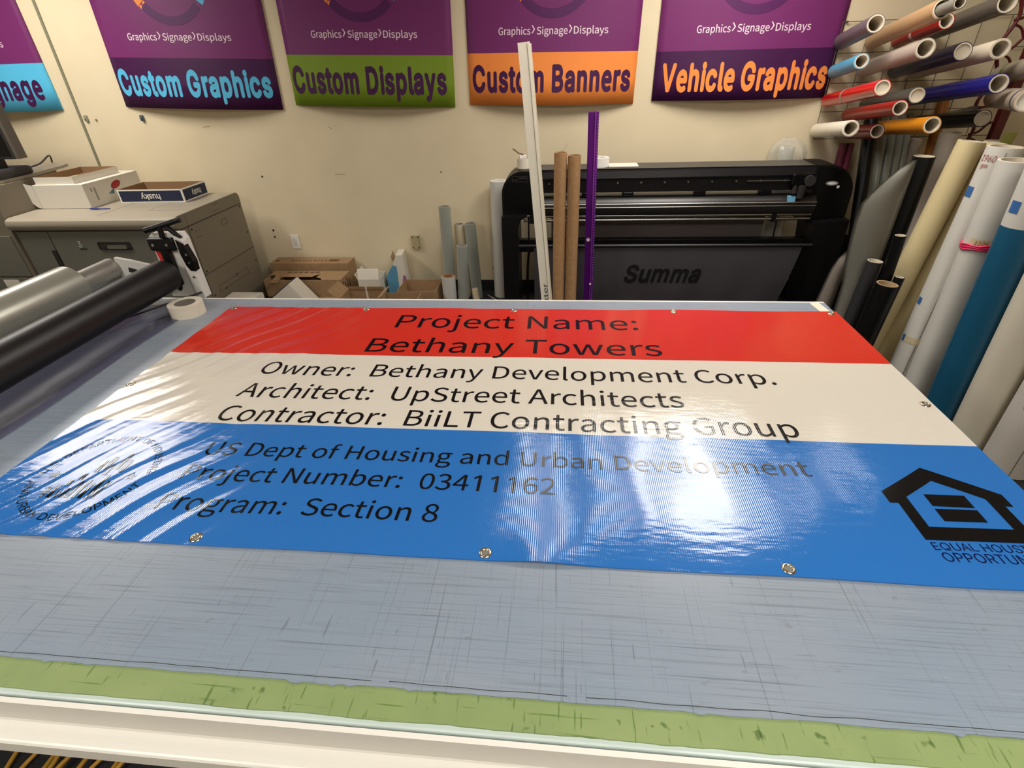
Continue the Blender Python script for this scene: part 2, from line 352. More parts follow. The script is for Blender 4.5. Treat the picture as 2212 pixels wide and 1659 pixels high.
5453|221 -7 33 0 -30 0 140 11 24 -12 -24 12 83 60 14 -21 -14 21 60 130 1 -26 21 0 122 130 -21 0 2 -15 138 89 -9 12 9 -12 173 60 -14 7 15 -7 221 50 -17 0 21 0 276 64 -16 -9 16 10 314 104 -9 -17 9 17 328 162 0 -21 0 22 314 221 9 -17 -10 17 275 262 16 -10 -17 10 218 277 21 0 -17 0 167 268 17 6 -16 -5 128 246 10 9 -20 2 67 253 21 -3 10 85 96 509 -10 -86 90 0 366 509 -90 0 0 -19 366 452 0 19 -72 0 151 452 71 0 -6 -50 136 301 5 51 11 10 178 325 -17 -6 16 6 229 334 -18 0 24 0 294 321 -20 8 19 -8 345 285 -14 16 14 -15 379 231 -8 21 8 -21 391 163 0 25 0 -33 369 76 15 25 -15 -26 309 15 25 15 -26 -14
6453|226 -7 32 0 -31 0 142 15 25 -15 -24 14 84 74 14 -25 -13 26 64 162 0 -33 0 24 80 239 -11 -27 11 27 137 340 -27 -40 39 56 252 509 -38 -56 24 0 322 509 -23 0 -57 -83 151 261 57 83 -2 0 145 261 2 0 5 10 165 288 -8 -8 9 8 196 307 -12 -5 11 5 235 314 -14 0 31 0 316 295 -23 13 23 -13 370 240 -13 23 12 -24 389 157 0 32 0 -32 368 73 14 24 -14 -25 310 14 24 14 -24 -14;226 48 -19 0 20 0 279 63 -15 -10 15 9 314 101 -8 -16 9 17 327 157 0 -21 0 21 314 213 9 -16 -8 17 279 251 15 -9 -15 10 226 265 20 0 -19 0 174 252 15 9 -15 -9 138 214 9 16 -9 -16 125 158 0 21 0 -21 138 102 -9 16 9 -17 174 63 -15 9 15 -10
9453|226 516 -31 0 32 0 310 494 -24 14 25 -14 368 434 -14 26 14 -25 389 347 0 33 0 -24 373 270 10 27 -11 -27 315 168 28 41 -38 -56 200 0 39 56 -23 0 130 0 24 0 57 83 301 248 -57 -83 2 0 307 248 -2 0 -4 -10 287 221 9 8 -8 -8 257 202 12 5 -12 -5 218 195 14 0 -31 0 137 214 23 -13 -23 13 83 269 13 -24 -13 23 64 352 0 -32 0 32 85 436 -14 -24 14 25 143 494 -25 -14 24 14;226 460 20 0 -19 0 174 446 15 10 -15 -9 138 407 9 17 -8 -16 125 352 0 20 0 -22 138 295 -8 17 9 -16 174 257 -15 9 15 -9 226 243 -19 0 20 0 279 257 -16 -9 15 9 314 295 -8 -16 9 16 327 350 0 -20 0 22 314 407 9 -16 -8 17 279 446 15 -9 -15 10
A480|16 0 23 0 62 170 201 509 -61 -170 25 0 276 509 -25 0 62 -170 463 0 -62 170 -23 0 395 0 23 0 -36 101 287 302 36 -100 -6 19 264 372 9 -28 -9 28 232 478 13 -43 4 0 245 478 -4 0 -12 -43 213 371 9 28 -9 -28 191 302 5 18 -36 -100 85 0 35 101 -23 0;110 142 87 0 0 19 110 199 0 -19 87 0 370 199 -87 0 0 -19 370 142 0 19 -87 0
B456|60 0 62 0 0 170 60 509 0 -170 60 0 241 509 -60 0 35 0 329 491 -23 12 23 -12 381 442 -12 20 11 -20 398 374 0 25 0 -22 387 320 7 14 -8 -14 356 286 13 8 -12 -9 315 267 15 4 0 -2 315 262 0 2 16 -1 363 245 -16 10 16 -10 402 203 -10 18 11 -18 418 136 0 27 0 -25 400 67 12 20 -12 -21 344 18 26 12 -25 -12 247 0 40 0 -63 0;125 57 0 58 40 0 245 57 -40 0 39 0 330 80 -17 -15 17 15 355 137 0 -23 0 17 342 184 9 -14 -8 14 306 218 15 -9 -16 9 248 231 23 0 -41 0 125 231 41 0 0 -58;125 285 0 56 37 0 238 285 -38 0 19 0 288 296 -15 -7 15 7 323 326 -8 -13 9 13 336 372 0 -17 0 23 313 429 15 -15 -16 15 240 452 33 0 -38 0 125 452 38 0 0 -56
C510|267 -7 26 0 -44 0 150 25 34 -21 -34 21 70 115 19 -39 -20 39 40 254 0 -53 0 54 70 393 -20 -39 19 39 150 484 -34 -22 34 21 267 516 -44 0 26 0 340 504 -23 8 23 -7 402 471 -18 15 18 -14 448 418 -12 21 12 -20 473 348 -5 26 -22 0 408 348 22 0 -4 18 389 395 9 -14 -8 13 357 428 13 -9 -12 10 315 449 16 -5 -15 5 267 456 17 0 -31 0 184 432 24 16 -25 -15 125 364 14 30 -14 -30 103 254 0 43 0 -43 125 145 -14 30 15 -30 184 76 -25 16 25 -15 267 53 -31 0 17 0 315 60 -15 -5 16 5 357 81 -12 -10 13 9 389 114 -8 -13 9 14 408 160 -4 -17 22 0 473 160 -22 0 -4 -25 448 91 12 20 -12 -21 402 38 19 14 -18 -15 341 5 22 7 -23 -8
D502|219 0 52 0 -41 0 96 0 41 0 0 19 96 57 0 -19 40 0 215 57 -40 0 41 0 318 81 -27 -16 27 16 379 149 -13 -30 13 30 399 255 0 -41 0 41 379 361 13 -30 -13 29 320 428 26 -16 -27 16 221 452 39 0 -43 0 93 452 43 0 0 19 93 509 0 -19 44 0 225 509 -44 0 50 0 353 478 -36 21 35 -20 433 391 -18 38 19 -38 462 255 0 53 0 -53 433 119 19 38 -19 -38 351 31 36 20 -37 -21;125 509 -22 0 0 -170 125 0 0 170 -22 0 60 0 22 0 0 170 60 509 0 -170 22 0
E419|60 0 105 0 0 170 60 509 0 -170 104 0 372 509 -104 0 0 -19 372 452 0 19 -82 0 125 452 82 0 0 -56 125 286 0 55 77 0 355 286 -77 0 0 -19 355 229 0 19 -77 0 125 229 77 0 0 -57 125 57 0 57 83 0 375 57 -83 0 0 -19 375 0 0 19 -105 0
F410|60 0 22 0 0 170 60 509 0 -170 103 0 369 509 -103 0 0 -19 369 452 0 19 -81 0 125 452 81 0 0 -58 125 278 0 58 73 0 346 278 -74 0 0 -19 346 221 0 19 -74 0 125 221 73 0 0 -74 125 0 0 74 -22 0
G520|269 -7 40 0 -46 0 149 25 35 -21 -34 21 69 116 19 -39 -19 39 40 254 0 -53 0 54 69 393 -19 -39 19 39 149 484 -34 -22 34 21 265 516 -44 0 27 0 340 504 -23 8 24 -8 403 469 -18 15 19 -15 449 416 -12 21 12 -20 474 349 -4 24 -22 0 408 349 22 0 -5 16 387 393 9 -13 -8 13 356 427 12 -10 -12 9 315 448 15 -4 -15 5 265 456 18 0 -30 0 183 432 25 16 -24 -15 125 364 14 30 -14 -30 103 254 0 43 0 -43 125 145 -14 30 15 -30 184 76 -25 16 25 -15 269 53 -32 0 28 0 345 71 -22 -12 22 12 396 123 -12 -22 13 23 415 202 0 -30 6 -1 434 199 -6 1 -50 0 283 199 50 0 0 19 283 256 0 -19 65 0 478 256 -65 0 0 -19 478 200 0 19 0 -42 451 91 18 31 -18 -31 377 19 31 17 -32 -17
H517|60 0 22 0 0 170 60 509 0 -170 22 0 125 509 -22 0 0 -74 125 289 0 73 89 0 392 289 -89 0 0 73 392 509 0 -74 22 0 457 509 -22 0 0 -170 457 0 0 170 -22 0 392 0 22 0 0 77 392 232 0 -77 -89 0 125 232 89 0 0 -77 125 0 0 77 -22 0
I301|31 0 80 0 0 19 31 57 0 -19 29 0 118 57 -29 0 0 132 118 452 0 -132 -29 0 31 452 29 0 0 19 31 509 0 -19 80 0 269 509 -79 0 0 -19 269 452 0 19 -29 0 183 452 29 0 0 -132 183 57 0 132 29 0 269 57 -29 0 0 -19 269 0 0 19 -79 0
L393|60 0 100 0 0 170 60 509 0 -170 22 0 125 509 -22 0 0 -151 125 57 0 151 78 0 361 57 -79 0 0 -19 361 0 0 19 -100 0
M628|60 0 21 0 0 170 60 509 0 -170 31 0 152 509 -31 0 41 -107 277 187 -42 107 3 -7 287 159 -3 11 4 -11 299 123 -4 13 4 -13 311 84 -4 13 4 -13 322 49 -3 10 -5 0 307 49 5 0 3 10 318 83 -4 -13 4 12 330 121 -4 -13 4 13 342 158 -4 -11 4 12 352 187 -3 -8 42 107 476 509 -41 -107 31 0 568 509 -31 0 0 -170 568 0 0 170 -21 0 504 0 21 0 0 97 504 291 0 -97 0 11 504 327 0 -13 1 13 505 369 0 -15 0 14 506 413 0 -15 0 15 507 457 0 -14 2 0 513 457 -2 0 -5 -16 498 409 5 17 -6 -16 482 363 5 15 -5 -15 467 322 5 12 -4 -13 456 291 3 8 -38 -97 342 0 38 97 -19 0 286 0 19 0 -38 97 170 291 39 -97 -3 8 159 321 4 -12 -4 12 145 361 5 -15 -5 15 129 408 6 -17 -5 16 112 457 6 -16 2 0 119 457 -2 0 0 -13 120 416 0 15 0 -15 121 372 0 15 0 -15 122 328 -1 14 0 -13 122 291 0 11 0 -97 122 0 0 97 -21 0
N523|60 0 22 0 0 170 60 509 0 -170 25 0 136 509 -25 0 69 -109 343 183 -69 108 6 -9 363 151 -8 13 7 -13 388 107 -9 16 8 -17 414 55 -9 18 -3 0 405 54 3 0 -2 18 401 108 0 -18 -1 18 399 157 0 -15 0 15 399 195 0 -10 0 105 399 509 0 -105 21 0 463 509 -21 0 0 -170 463 0 0 170 -25 0 387 0 25 0 -62 97 202 290 62 -97 -8 13 177 331 9 -15 -8 14 148 381 11 -19 -11 19 108 452 15 -28 3 1 119 454 -4 -1 1 -26 122 384 -1 21 1 -22 124 328 0 16 1 -16 125 291 0 9 0 -97 125 0 0 97 -22 0
O533|267 -7 44 0 -44 0 150 25 34 -21 -34 21 70 115 20 -39 -20 39 40 254 0 -53 0 54 70 393 -20 -39 20 39 150 484 -34 -22 34 21 267 516 -44 0 44 0 384 484 -34 21 34 -22 464 393 -20 39 19 -39 493 254 0 54 0 -53 464 115 19 39 -20 -39 384 25 34 21 -34 -21;267 53 -31 0 30 0 349 76 -24 -15 25 15 408 144 -14 -30 15 30 430 254 0 -43 0 44 408 365 15 -30 -14 30 349 433 25 -16 -24 15 267 456 30 0 -31 0 184 433 25 15 -25 -16 125 364 15 30 -14 -30 103 254 0 43 0 -43 125 144 -14 30 15 -30 184 76 -25 16 25 -15
P445|60 0 22 0 0 170 60 509 0 -170 58 0 235 509 -58 0 39 0 332 487 -25 15 26 -14 390 430 -13 24 12 -25 409 348 0 30 0 -31 390 265 12 25 -13 -24 332 207 26 15 -25 -14 235 186 39 0 -42 0 109 186 42 0 0 19 109 242 0 -18 41 0 233 242 -42 0 26 0 297 256 -16 -9 16 9 333 294 -8 -16 8 16 344 348 0 -20 0 20 333 402 8 -16 -8 15 297 439 16 -9 -17 9 232 452 27 0 -36 0 125 452 35 0 0 -151 125 0 0 151 -22 0
Q533|245 159 29 -38 23 0 313 159 -23 0 19 -25 369 85 -18 24 5 -7 384 65 -5 6 28 -38 468 -48 -28 38 -22 0 401 -48 22 0 -19 25 346 27 18 -25 -5 6 331 46 5 -7 -29 38;267 -7 44 0 -44 0 150 25 34 -21 -34 21 70 115 20 -39 -20 39 40 254 0 -53 0 54 70 393 -20 -39 20 39 150 484 -34 -22 34 21 267 516 -44 0 44 0 384 484 -34 21 34 -22 464 393 -20 39 19 -39 493 254 0 54 0 -53 464 115 19 39 -20 -39 384 25 34 21 -34 -21;267 53 -31 0 30 0 349 76 -24 -15 25 15 408 144 -14 -30 15 30 430 254 0 -43 0 44 408 365 15 -30 -14 30 349 433 25 -16 -24 15 267 456 30 0 -31 0 184 433 25 15 -25 -16 125 364 15 30 -14 -30 103 254 0 43 0 -43 125 144 -14 30 15 -30 184 76 -25 16 25 -15
R449|60 0 22 0 0 170 60 509 0 -170 59 0 236 509 -59 0 39 0 333 489 -26 13 26 -14 390 433 -12 24 13 -23 409 352 0 30 0 -31 390 271 13 24 -12 -23 333 217 26 13 -26 -13 236 198 39 0 -47 0 96 198 47 0 0 19 96 255 0 -19 46 0 234 255 -46 0 26 0 298 267 -17 -8 16 8 334 300 -8 -14 7 15 345 352 0 -20 0 20 334 405 7 -15 -8 15 298 440 16 -9 -17 8 233 452 26 0 -36 0 125 452 36 0 0 -151 125 0 0 151 -22 0;353 0 25 0 -41 76 230 229 41 -76 24 0 303 229 -24 0 41 -76 428 0 -42 76 -25 0
S447|224 -9 39 0 -37 0 128 9 27 -12 -28 12 64 60 15 -22 -15 22 38 137 2 -30 22 0 104 137 -22 0 2 -20 123 88 -11 13 11 -13 166 59 -17 6 18 -7 224 49 -21 0 23 0 286 60 -18 -7 18 8 329 92 -10 -14 11 13 346 139 0 -18 0 16 332 179 9 -10 -9 10 296 205 15 -7 -15 6 245 222 19 -5 -21 6 184 239 20 -5 -42 12 86 289 23 -21 -23 22 52 372 0 -33 0 29 75 448 -15 -22 15 21 138 498 -27 -12 26 12 227 516 -33 0 34 0 316 498 -26 12 26 -12 377 449 -15 20 15 -21 401 378 -1 26 -21 0 337 378 21 0 -2 25 302 437 21 -14 -21 14 225 459 31 0 -22 0 167 448 17 7 -16 -7 129 418 9 13 -9 -12 115 376 0 15 0 -18 131 334 -11 10 11 -11 169 308 -15 6 15 -6 212 293 -13 4 18 -4 264 279 -17 5 15 -4 312 264 -17 6 16 -7 359 238 -15 10 14 -11 395 198 -10 16 9 -17 408 139 0 23 0 -28 386 64 15 22 -14 -23 323 11 28 13 -27 -13
T449|32 452 53 0 0 19 32 509 0 -19 128 0 417 509 -129 0 0 -19 417 452 0 19 -54 0 257 452 53 0 0 -151 257 0 0 151 -22 0 193 0 21 0 0 151 193 452 0 -151 -54 0
U517|259 -8 40 0 -40 0 154 15 30 -15 -30 16 85 80 16 -27 -17 27 60 173 0 -35 0 112 60 509 0 -112 21 0 124 509 -21 0 0 -110 124 178 0 110 0 -24 141 113 -11 19 11 -19 187 68 -20 11 20 -11 259 52 -28 0 28 0 331 68 -20 -11 20 11 377 113 -11 -19 10 19 393 178 0 -24 0 110 393 509 0 -110 21 0 457 509 -21 0 0 -112 457 173 0 112 0 -35 433 80 16 27 -17 -27 363 15 30 16 -29 -15
V480|204 0 25 0 -63 170 16 509 63 -170 23 0 84 509 -22 0 36 -101 192 206 -36 101 6 -17 215 137 -9 29 9 -28 248 31 -13 42 -5 0 235 31 4 0 12 43 267 138 -9 -28 9 28 290 206 -6 -17 35 101 395 509 -35 -101 22 0 463 509 -23 0 -62 -170 278 0 62 170 -25 0
Y472|203 0 22 0 0 69 203 208 0 -69 -62 100 16 509 63 -100 25 0 91 509 -25 0 34 -55 192 344 -33 55 11 -18 222 292 -9 17 9 -17 250 230 -10 25 -9 0 224 230 8 0 9 25 251 293 -9 -17 9 17 280 344 -10 -17 34 55 381 509 -34 -55 25 0 455 509 -25 0 -62 -100 268 208 62 100 0 -69 268 0 0 69 -21 0
a389|160 -9 22 0 -24 0 94 5 20 -9 -19 9 48 45 11 -18 -12 17 30 108 0 -25 0 22 43 161 -8 -14 9 14 78 193 -15 -8 14 8 125 211 -17 -4 18 4 178 220 -18 -2 23 3 234 227 -15 -2 14 1 265 235 -7 -4 7 4 276 257 0 -10 0 15 267 297 6 -11 -6 11 240 322 12 -6 -12 6 196 331 17 0 -18 0 149 322 13 6 -13 -5 118 301 8 8 -8 -9 100 274 4 9 -20 6 41 291 20 -6 9 23 79 346 -17 -14 16 14 133 375 -20 -6 20 6 194 384 -21 0 14 0 239 379 -16 4 16 -3 286 360 -15 10 15 -9 322 320 -9 18 10 -17 337 251 0 29 0 -83 337 0 0 84 -20 0 277 0 20 0 0 17 277 52 0 -17 -2 0 272 52 2 0 -4 -9 252 25 9 9 -9 -10 215 1 15 6 -15 -6;170 45 -15 0 23 0 228 59 -16 -9 15 9 263 93 -8 -14 8 14 276 138 0 -16 0 17 276 190 0 -17 -3 -3 259 182 9 2 -8 -2 231 176 11 2 -10 -2 200 171 10 1 -10 -1 175 168 7 1 -14 -2 134 159 13 4 -13 -5 103 139 8 9 -7 -8 92 105 0 14 0 -13 102 72 -7 9 7 -9 130 52 -12 5 12 -4
c396|207 -8 19 0 -34 0 117 16 26 -16 -26 17 56 85 15 -29 -15 29 34 187 0 -38 0 40 56 291 -15 -29 15 30 117 360 -26 -17 26 16 207 384 -34 0 19 0 260 377 -17 5 16 -5 305 356 -13 9 14 -9 340 322 -10 13 10 -13 362 277 -5 17 -20 -5 303 262 19 5 -3 10 290 289 6 -8 -5 8 270 311 8 -6 -8 6 242 325 11 -3 -10 3 207 330 13 0 -25 0 145 310 16 13 -16 -13 108 258 8 22 -8 -21 96 187 0 26 0 -25 108 117 -8 22 8 -21 145 66 -16 13 16 -13 207 46 -25 0 13 0 243 52 -11 -4 10 3 271 66 -8 -6 8 6 292 89 -6 -9 5 8 304 117 -3 -10 20 -5 363 102 -20 5 -5 -17 341 56 10 14 -9 -13 306 21 14 10 -13 -9 261 -1 16 5 -17 -5
e404|212 -8 26 0 -37 0 117 16 26 -16 -27 17 56 85 14 -29 -15 29 34 187 0 -39 0 39 55 290 -14 -30 14 29 115 359 -26 -16 26 17 205 384 -34 0 21 0 266 374 -20 7 19 -7 319 341 -16 15 16 -15 357 282 -9 24 9 -24 371 194 0 34 0 -8 371 169 0 9 -99 0 75 169 99 0 0 18 75 221 0 -17 88 0 338 221 -88 0 -9 -6 310 202 9 6 0 25 298 269 8 -20 -8 19 263 314 15 -11 -16 11 205 330 23 0 -23 0 146 313 17 12 -16 -11 109 270 9 18 -9 -19 96 211 0 21 0 -11 96 178 0 11 0 -28 110 106 -9 20 10 -19 151 61 -17 11 17 -10 212 46 -23 0 16 0 254 53 -13 -5 12 4 285 73 -8 -9 9 9 306 105 -5 -12 19 -4 365 91 -20 5 -6 -20 335 39 14 15 -14 -15 283 4 20 9 -21 -8
g425|207 -151 31 0 -28 0 134 -140 21 -7 -21 8 82 -110 14 -13 -13 12 51 -69 7 -15 16 9 101 -41 -17 -9 6 -8 122 -66 -9 9 8 -9 154 -88 -13 6 14 -6 207 -97 -21 0 31 0 282 -75 -19 -15 20 15 311 -6 0 -31 0 25 311 68 0 -24 -1 0 306 68 2 0 -5 -8 287 41 8 10 -9 -9 252 16 15 7 -14 -8 195 5 24 0 -31 0 113 27 24 -15 -25 14 55 90 14 -28 -14 28 34 191 0 -39 0 39 55 293 -14 -29 14 29 112 361 -24 -16 25 15 196 384 -31 0 24 0 253 373 -14 8 15 -8 288 346 -8 10 9 -10 308 319 -5 8 1 0 313 319 -2 0 0 20 313 379 0 -20 20 0 372 379 -19 0 0 -129 372 -9 0 130 0 -33 350 -90 15 21 -15 -21 291 -136 25 10 -25 -10;205 59 -24 0 23 0 264 75 -16 -11 16 11 300 121 -8 -20 8 20 312 193 0 -28 0 27 300 264 8 -21 -8 20 264 312 16 -11 -16 12 205 330 23 0 -24 0 145 312 16 12 -16 -13 109 262 8 21 -9 -20 96 193 0 26 0 -27 109 123 -9 20 8 -20 145 76 -16 11 17 -11
h410|114 227 0 22 0 -76 114 0 0 76 -21 0 53 0 20 0 0 170 53 509 0 -170 20 0 114 509 -21 0 0 -74 114 287 0 74 -4 0 102 287 4 0 12 35 152 362 -21 -15 22 15 227 384 -28 0 26 0 295 369 -19 10 20 -11 341 321 -11 21 11 -22 357 240 0 33 0 -80 357 0 0 80 -20 0 296 0 20 0 0 78 296 235 0 -78 0 30 273 304 15 -16 -15 17 210 329 27 0 -18 0 161 317 14 8 -15 -8 126 283 9 15 -8 -16
i167|53 0 20 0 0 126 53 379 0 -126 20 0 114 379 -21 0 0 -126 114 0 0 126 -21 0;84 443 11 0 -12 0 54 455 8 -8 -9 7 41 483 0 -11 0 11 54 512 -9 -8 8 8 84 524 -12 0 11 0 114 512 -8 8 8 -8 126 483 0 11 0 -11 114 455 8 7 -8 -8
k381|110 137 22 21 0 25 110 212 0 -25 3 0 121 212 -4 0 54 56 284 379 -54 -56 26 0 360 379 -25 0 -59 -60 184 199 59 60 -2 0 177 199 2 0 -22 -21;53 0 20 0 0 170 53 509 0 -170 20 0 114 509 -21 0 0 -170 114 0 0 170 -21 0;294 0 26 0 -49 62 148 186 49 -62 14 14 191 229 -14 -15 61 -77 372 0 -60 76 -26 0
l189|139 -2 8 0 -29 0 74 20 14 -15 -14 15 53 84 0 -27 0 142 53 509 0 -142 20 0 114 509 -21 0 0 -137 114 99 0 136 0 -18 120 62 -4 7 5 -7 146 52 -13 0 6 0 160 53 -3 -1 4 0 170 54 -3 0 3 -17 181 3 -4 17 -6 -2 162 -1 7 1 -8 -1
m610|53 0 20 0 0 126 53 379 0 -126 19 0 112 379 -20 0 0 -28 112 295 0 28 -1 0 108 295 1 0 5 21 132 346 -11 -14 12 13 172 376 -15 -7 15 7 219 386 -16 0 28 0 287 361 -17 17 18 -17 321 295 -5 27 -3 0 312 295 3 0 5 18 337 343 -12 -14 12 14 381 375 -17 -8 17 7 437 386 -21 0 22 0 497 372 -18 9 18 -10 541 328 -11 20 10 -19 557 255 0 30 0 -85 557 0 0 85 -21 0 496 0 20 0 0 85 496 254 0 -85 0 27 473 313 15 -12 -16 12 419 330 20 0 -17 0 374 320 13 7 -12 -7 345 290 7 13 -6 -12 335 247 0 16 0 -82 335 0 0 82 -20 0 274 0 21 0 0 87 274 260 0 -87 0 21 253 311 14 -13 -14 13 199 330 22 0 -14 0 158 320 13 7 -14 -7 126 289 8 14 -8 -13 114 238 0 20 0 -79 114 0 0 79 -21 0
n410|114 227 0 22 0 -76 114 0 0 76 -21 0 53 0 20 0 0 126 53 379 0 -126 19 0 112 379 -20 0 0 -30 112 287 0 31 -3 0 102 287 4 0 12 35 152 362 -21 -15 22 15 227 384 -28 0 26 0 295 369 -19 10 19 -11 341 321 -11 21 11 -22 357 240 0 33 0 -80 357 0 0 80 -20 0 296 0 20 0 0 78 296 235 0 -78 0 30 273 304 15 -16 -15 17 210 329 27 0 -18 0 161 317 14 8 -15 -8 126 283 9 15 -8 -16
o415|207 -8 35 0 -34 0 117 16 26 -16 -26 17 56 85 15 -29 -15 29 34 187 0 -38 0 40 56 291 -15 -29 15 30 117 360 -26 -17 26 16 207 384 -34 0 35 0 299 360 -26 16 26 -17 359 291 -14 30 15 -29 381 187 0 40 0 -38 359 85 15 29 -14 -29 299 16 26 17 -26 -16;207 46 -25 0 26 0 270 66 -16 -13 17 13 307 117 -8 -21 8 22 319 187 0 -25 0 26 307 258 8 -22 -8 22 270 310 17 -13 -16 13 207 330 26 0 -25 0 145 310 16 13 -16 -13 108 258 8 22 -8 -21 96 187 0 26 0 -25 108 117 -8 22 8 -21 145 66 -16 13 16 -13
p424|53 -143 20 0 0 174 53 379 0 -174 19 0 112 379 -20 0 0 -20 112 319 0 20 2 0 118 319 -2 0 5 8 137 346 -8 -10 8 10 171 373 -14 -8 15 8 229 384 -24 0 32 0 313 361 -24 15 24 -16 370 293 -14 29 13 -30 390 189 0 40 0 -40 370 84 13 30 -14 -29 313 16 24 16 -24 -16 229 -8 32 0 -23 0 173 4 14 -8 -15 8 138 31 8 -10 -8 11 118 59 5 -8 -1 0 114 59 1 0 0 -67 114 -143 0 67 -21 0;220 47 -23 0 24 0 279 66 -16 -13 16 12 316 117 -8 -22 8 21 328 189 0 -27 0 27 316 261 8 -21 -8 21 280 311 16 -12 -16 13 220 330 24 0 -23 0 161 312 16 12 -16 -12 125 263 8 21 -8 -21 113 189 0 28 0 -28 125 115 -8 21 8 -21 162 65 -16 12 16 -12
r259|53 0 20 0 0 126 53 379 0 -126 19 0 112 379 -20 0 0 -19 112 321 0 19 1 0 115 321 -1 0 7 19 152 367 -17 -12 18 12 213 385 -23 0 5 0 229 384 -6 1 6 0 243 384 -3 0 0 -21 243 322 0 21 -1 1 230 324 7 -1 -7 1 207 326 8 0 -18 0 159 315 14 7 -14 -8 126 284 8 13 -8 -14 114 237 0 18 0 -79 114 0 0 79 -21 0
s365|182 -8 29 0 -26 0 112 3 21 -7 -20 8 62 38 13 -15 -13 15 36 94 4 -22 19 4 94 107 -20 -5 5 -21 124 60 -15 10 15 -10 181 45 -23 0 27 0 244 62 -15 -11 16 12 268 103 0 -16 0 13 254 136 9 -9 -9 8 212 155 19 -4 -21 5 149 170 21 -5 -34 8 72 208 17 -17 -17 17 47 274 0 -27 0 22 65 332 -12 -17 12 16 115 370 -21 -9 21 10 187 384 -27 0 26 0 254 372 -19 8 18 -7 299 339 -12 14 11 -14 324 290 -5 19 -19 -4 268 277 19 4 -5 15 243 316 12 -12 -13 11 187 333 25 0 -22 0 131 317 15 10 -15 -11 109 277 0 16 0 -14 124 243 -10 9 10 -8 172 223 -22 5 19 -5 229 209 -19 5 35 -8 306 171 -16 17 17 -17 331 107 0 26 0 -23 312 47 13 17 -12 -17 260 6 22 10 -23 -9
t227|204 379 -66 0 0 -17 204 327 0 17 -66 0 6 327 66 0 0 17 6 379 0 -17 66 0;65 471 0 -126 20 0 126 471 -20 0 0 -124 126 98 0 124 0 -17 136 61 -7 8 7 -7 170 50 -16 0 4 0 185 51 -6 -1 6 1 202 54 -5 -1 4 -18 213 2 -4 17 -6 -2 192 -3 8 1 -8 -1 168 -4 8 0 -32 0 92 21 18 -17 -18 17 65 93 0 -31 0 126
u410|182 -5 29 0 -25 0 115 11 19 -11 -20 10 69 59 11 -22 -11 21 53 139 0 -32 0 80 53 379 0 -80 20 0 114 379 -21 0 0 -78 114 144 0 78 0 -30 137 75 -16 16 15 -17 200 50 -27 0 18 0 249 62 -14 -8 15 8 283 97 -8 -16 9 15 296 153 0 -22 0 75 296 379 0 -75 20 0 357 379 -20 0 0 -126 357 0 0 126 -20 0 298 0 20 0 0 31 298 92 0 -31 3 0 307 92 -3 0 -12 -35 257 17 22 15 -22 -15
y389|47 -139 4 -1 5 18 61 -86 -4 -17 4 0 71 -87 -3 0 12 -3 104 -89 -10 -2 10 2 130 -74 -8 -8 8 8 151 -36 -6 -17 4 12 163 -1 -4 -12 -49 127 17 379 49 -127 23 0 84 379 -22 0 27 -74 165 155 -27 75 9 -23 187 87 -6 22 6 -23 206 21 -7 21 -8 0 184 21 7 0 6 21 202 87 -6 -23 7 23 224 155 -8 -23 27 75 305 379 -27 -74 22 0 371 379 -22 0 -55 -145 204 -58 56 146 -8 -20 177 -107 10 13 -11 -13 139 -136 14 7 -14 -6 91 -145 18 0 -10 0 65 -143 7 -1 -8 1""")):
    for _l in _src.split('\n'):
        _adv, _d = _l[1:].split('|')
        GLYPHS[_k][_l[0]] = (int(_adv), [[int(q) for q in c.split()] for c in _d.split(';')])
CAPH = (257, 509)
for _c in 'eA':                           # these two share one shape
    _a, _s = GLYPHS[0][_c]
    GLYPHS[1][_c] = (int(_a * 1.98), [[int(q * 1.98) for q in c] for c in _s])
_M = [(50, 0), (50, 509), (130, 509), (295, 130), (460, 509), (540, 509), (540, 0), (480, 0), (480, 390), (320, 30), (270, 30), (110, 390), (110, 0)]
GLYPHS[1]['M'] = (590, [[q for p in _M for q in (p[0], p[1], 0, 0, 0, 0)]])
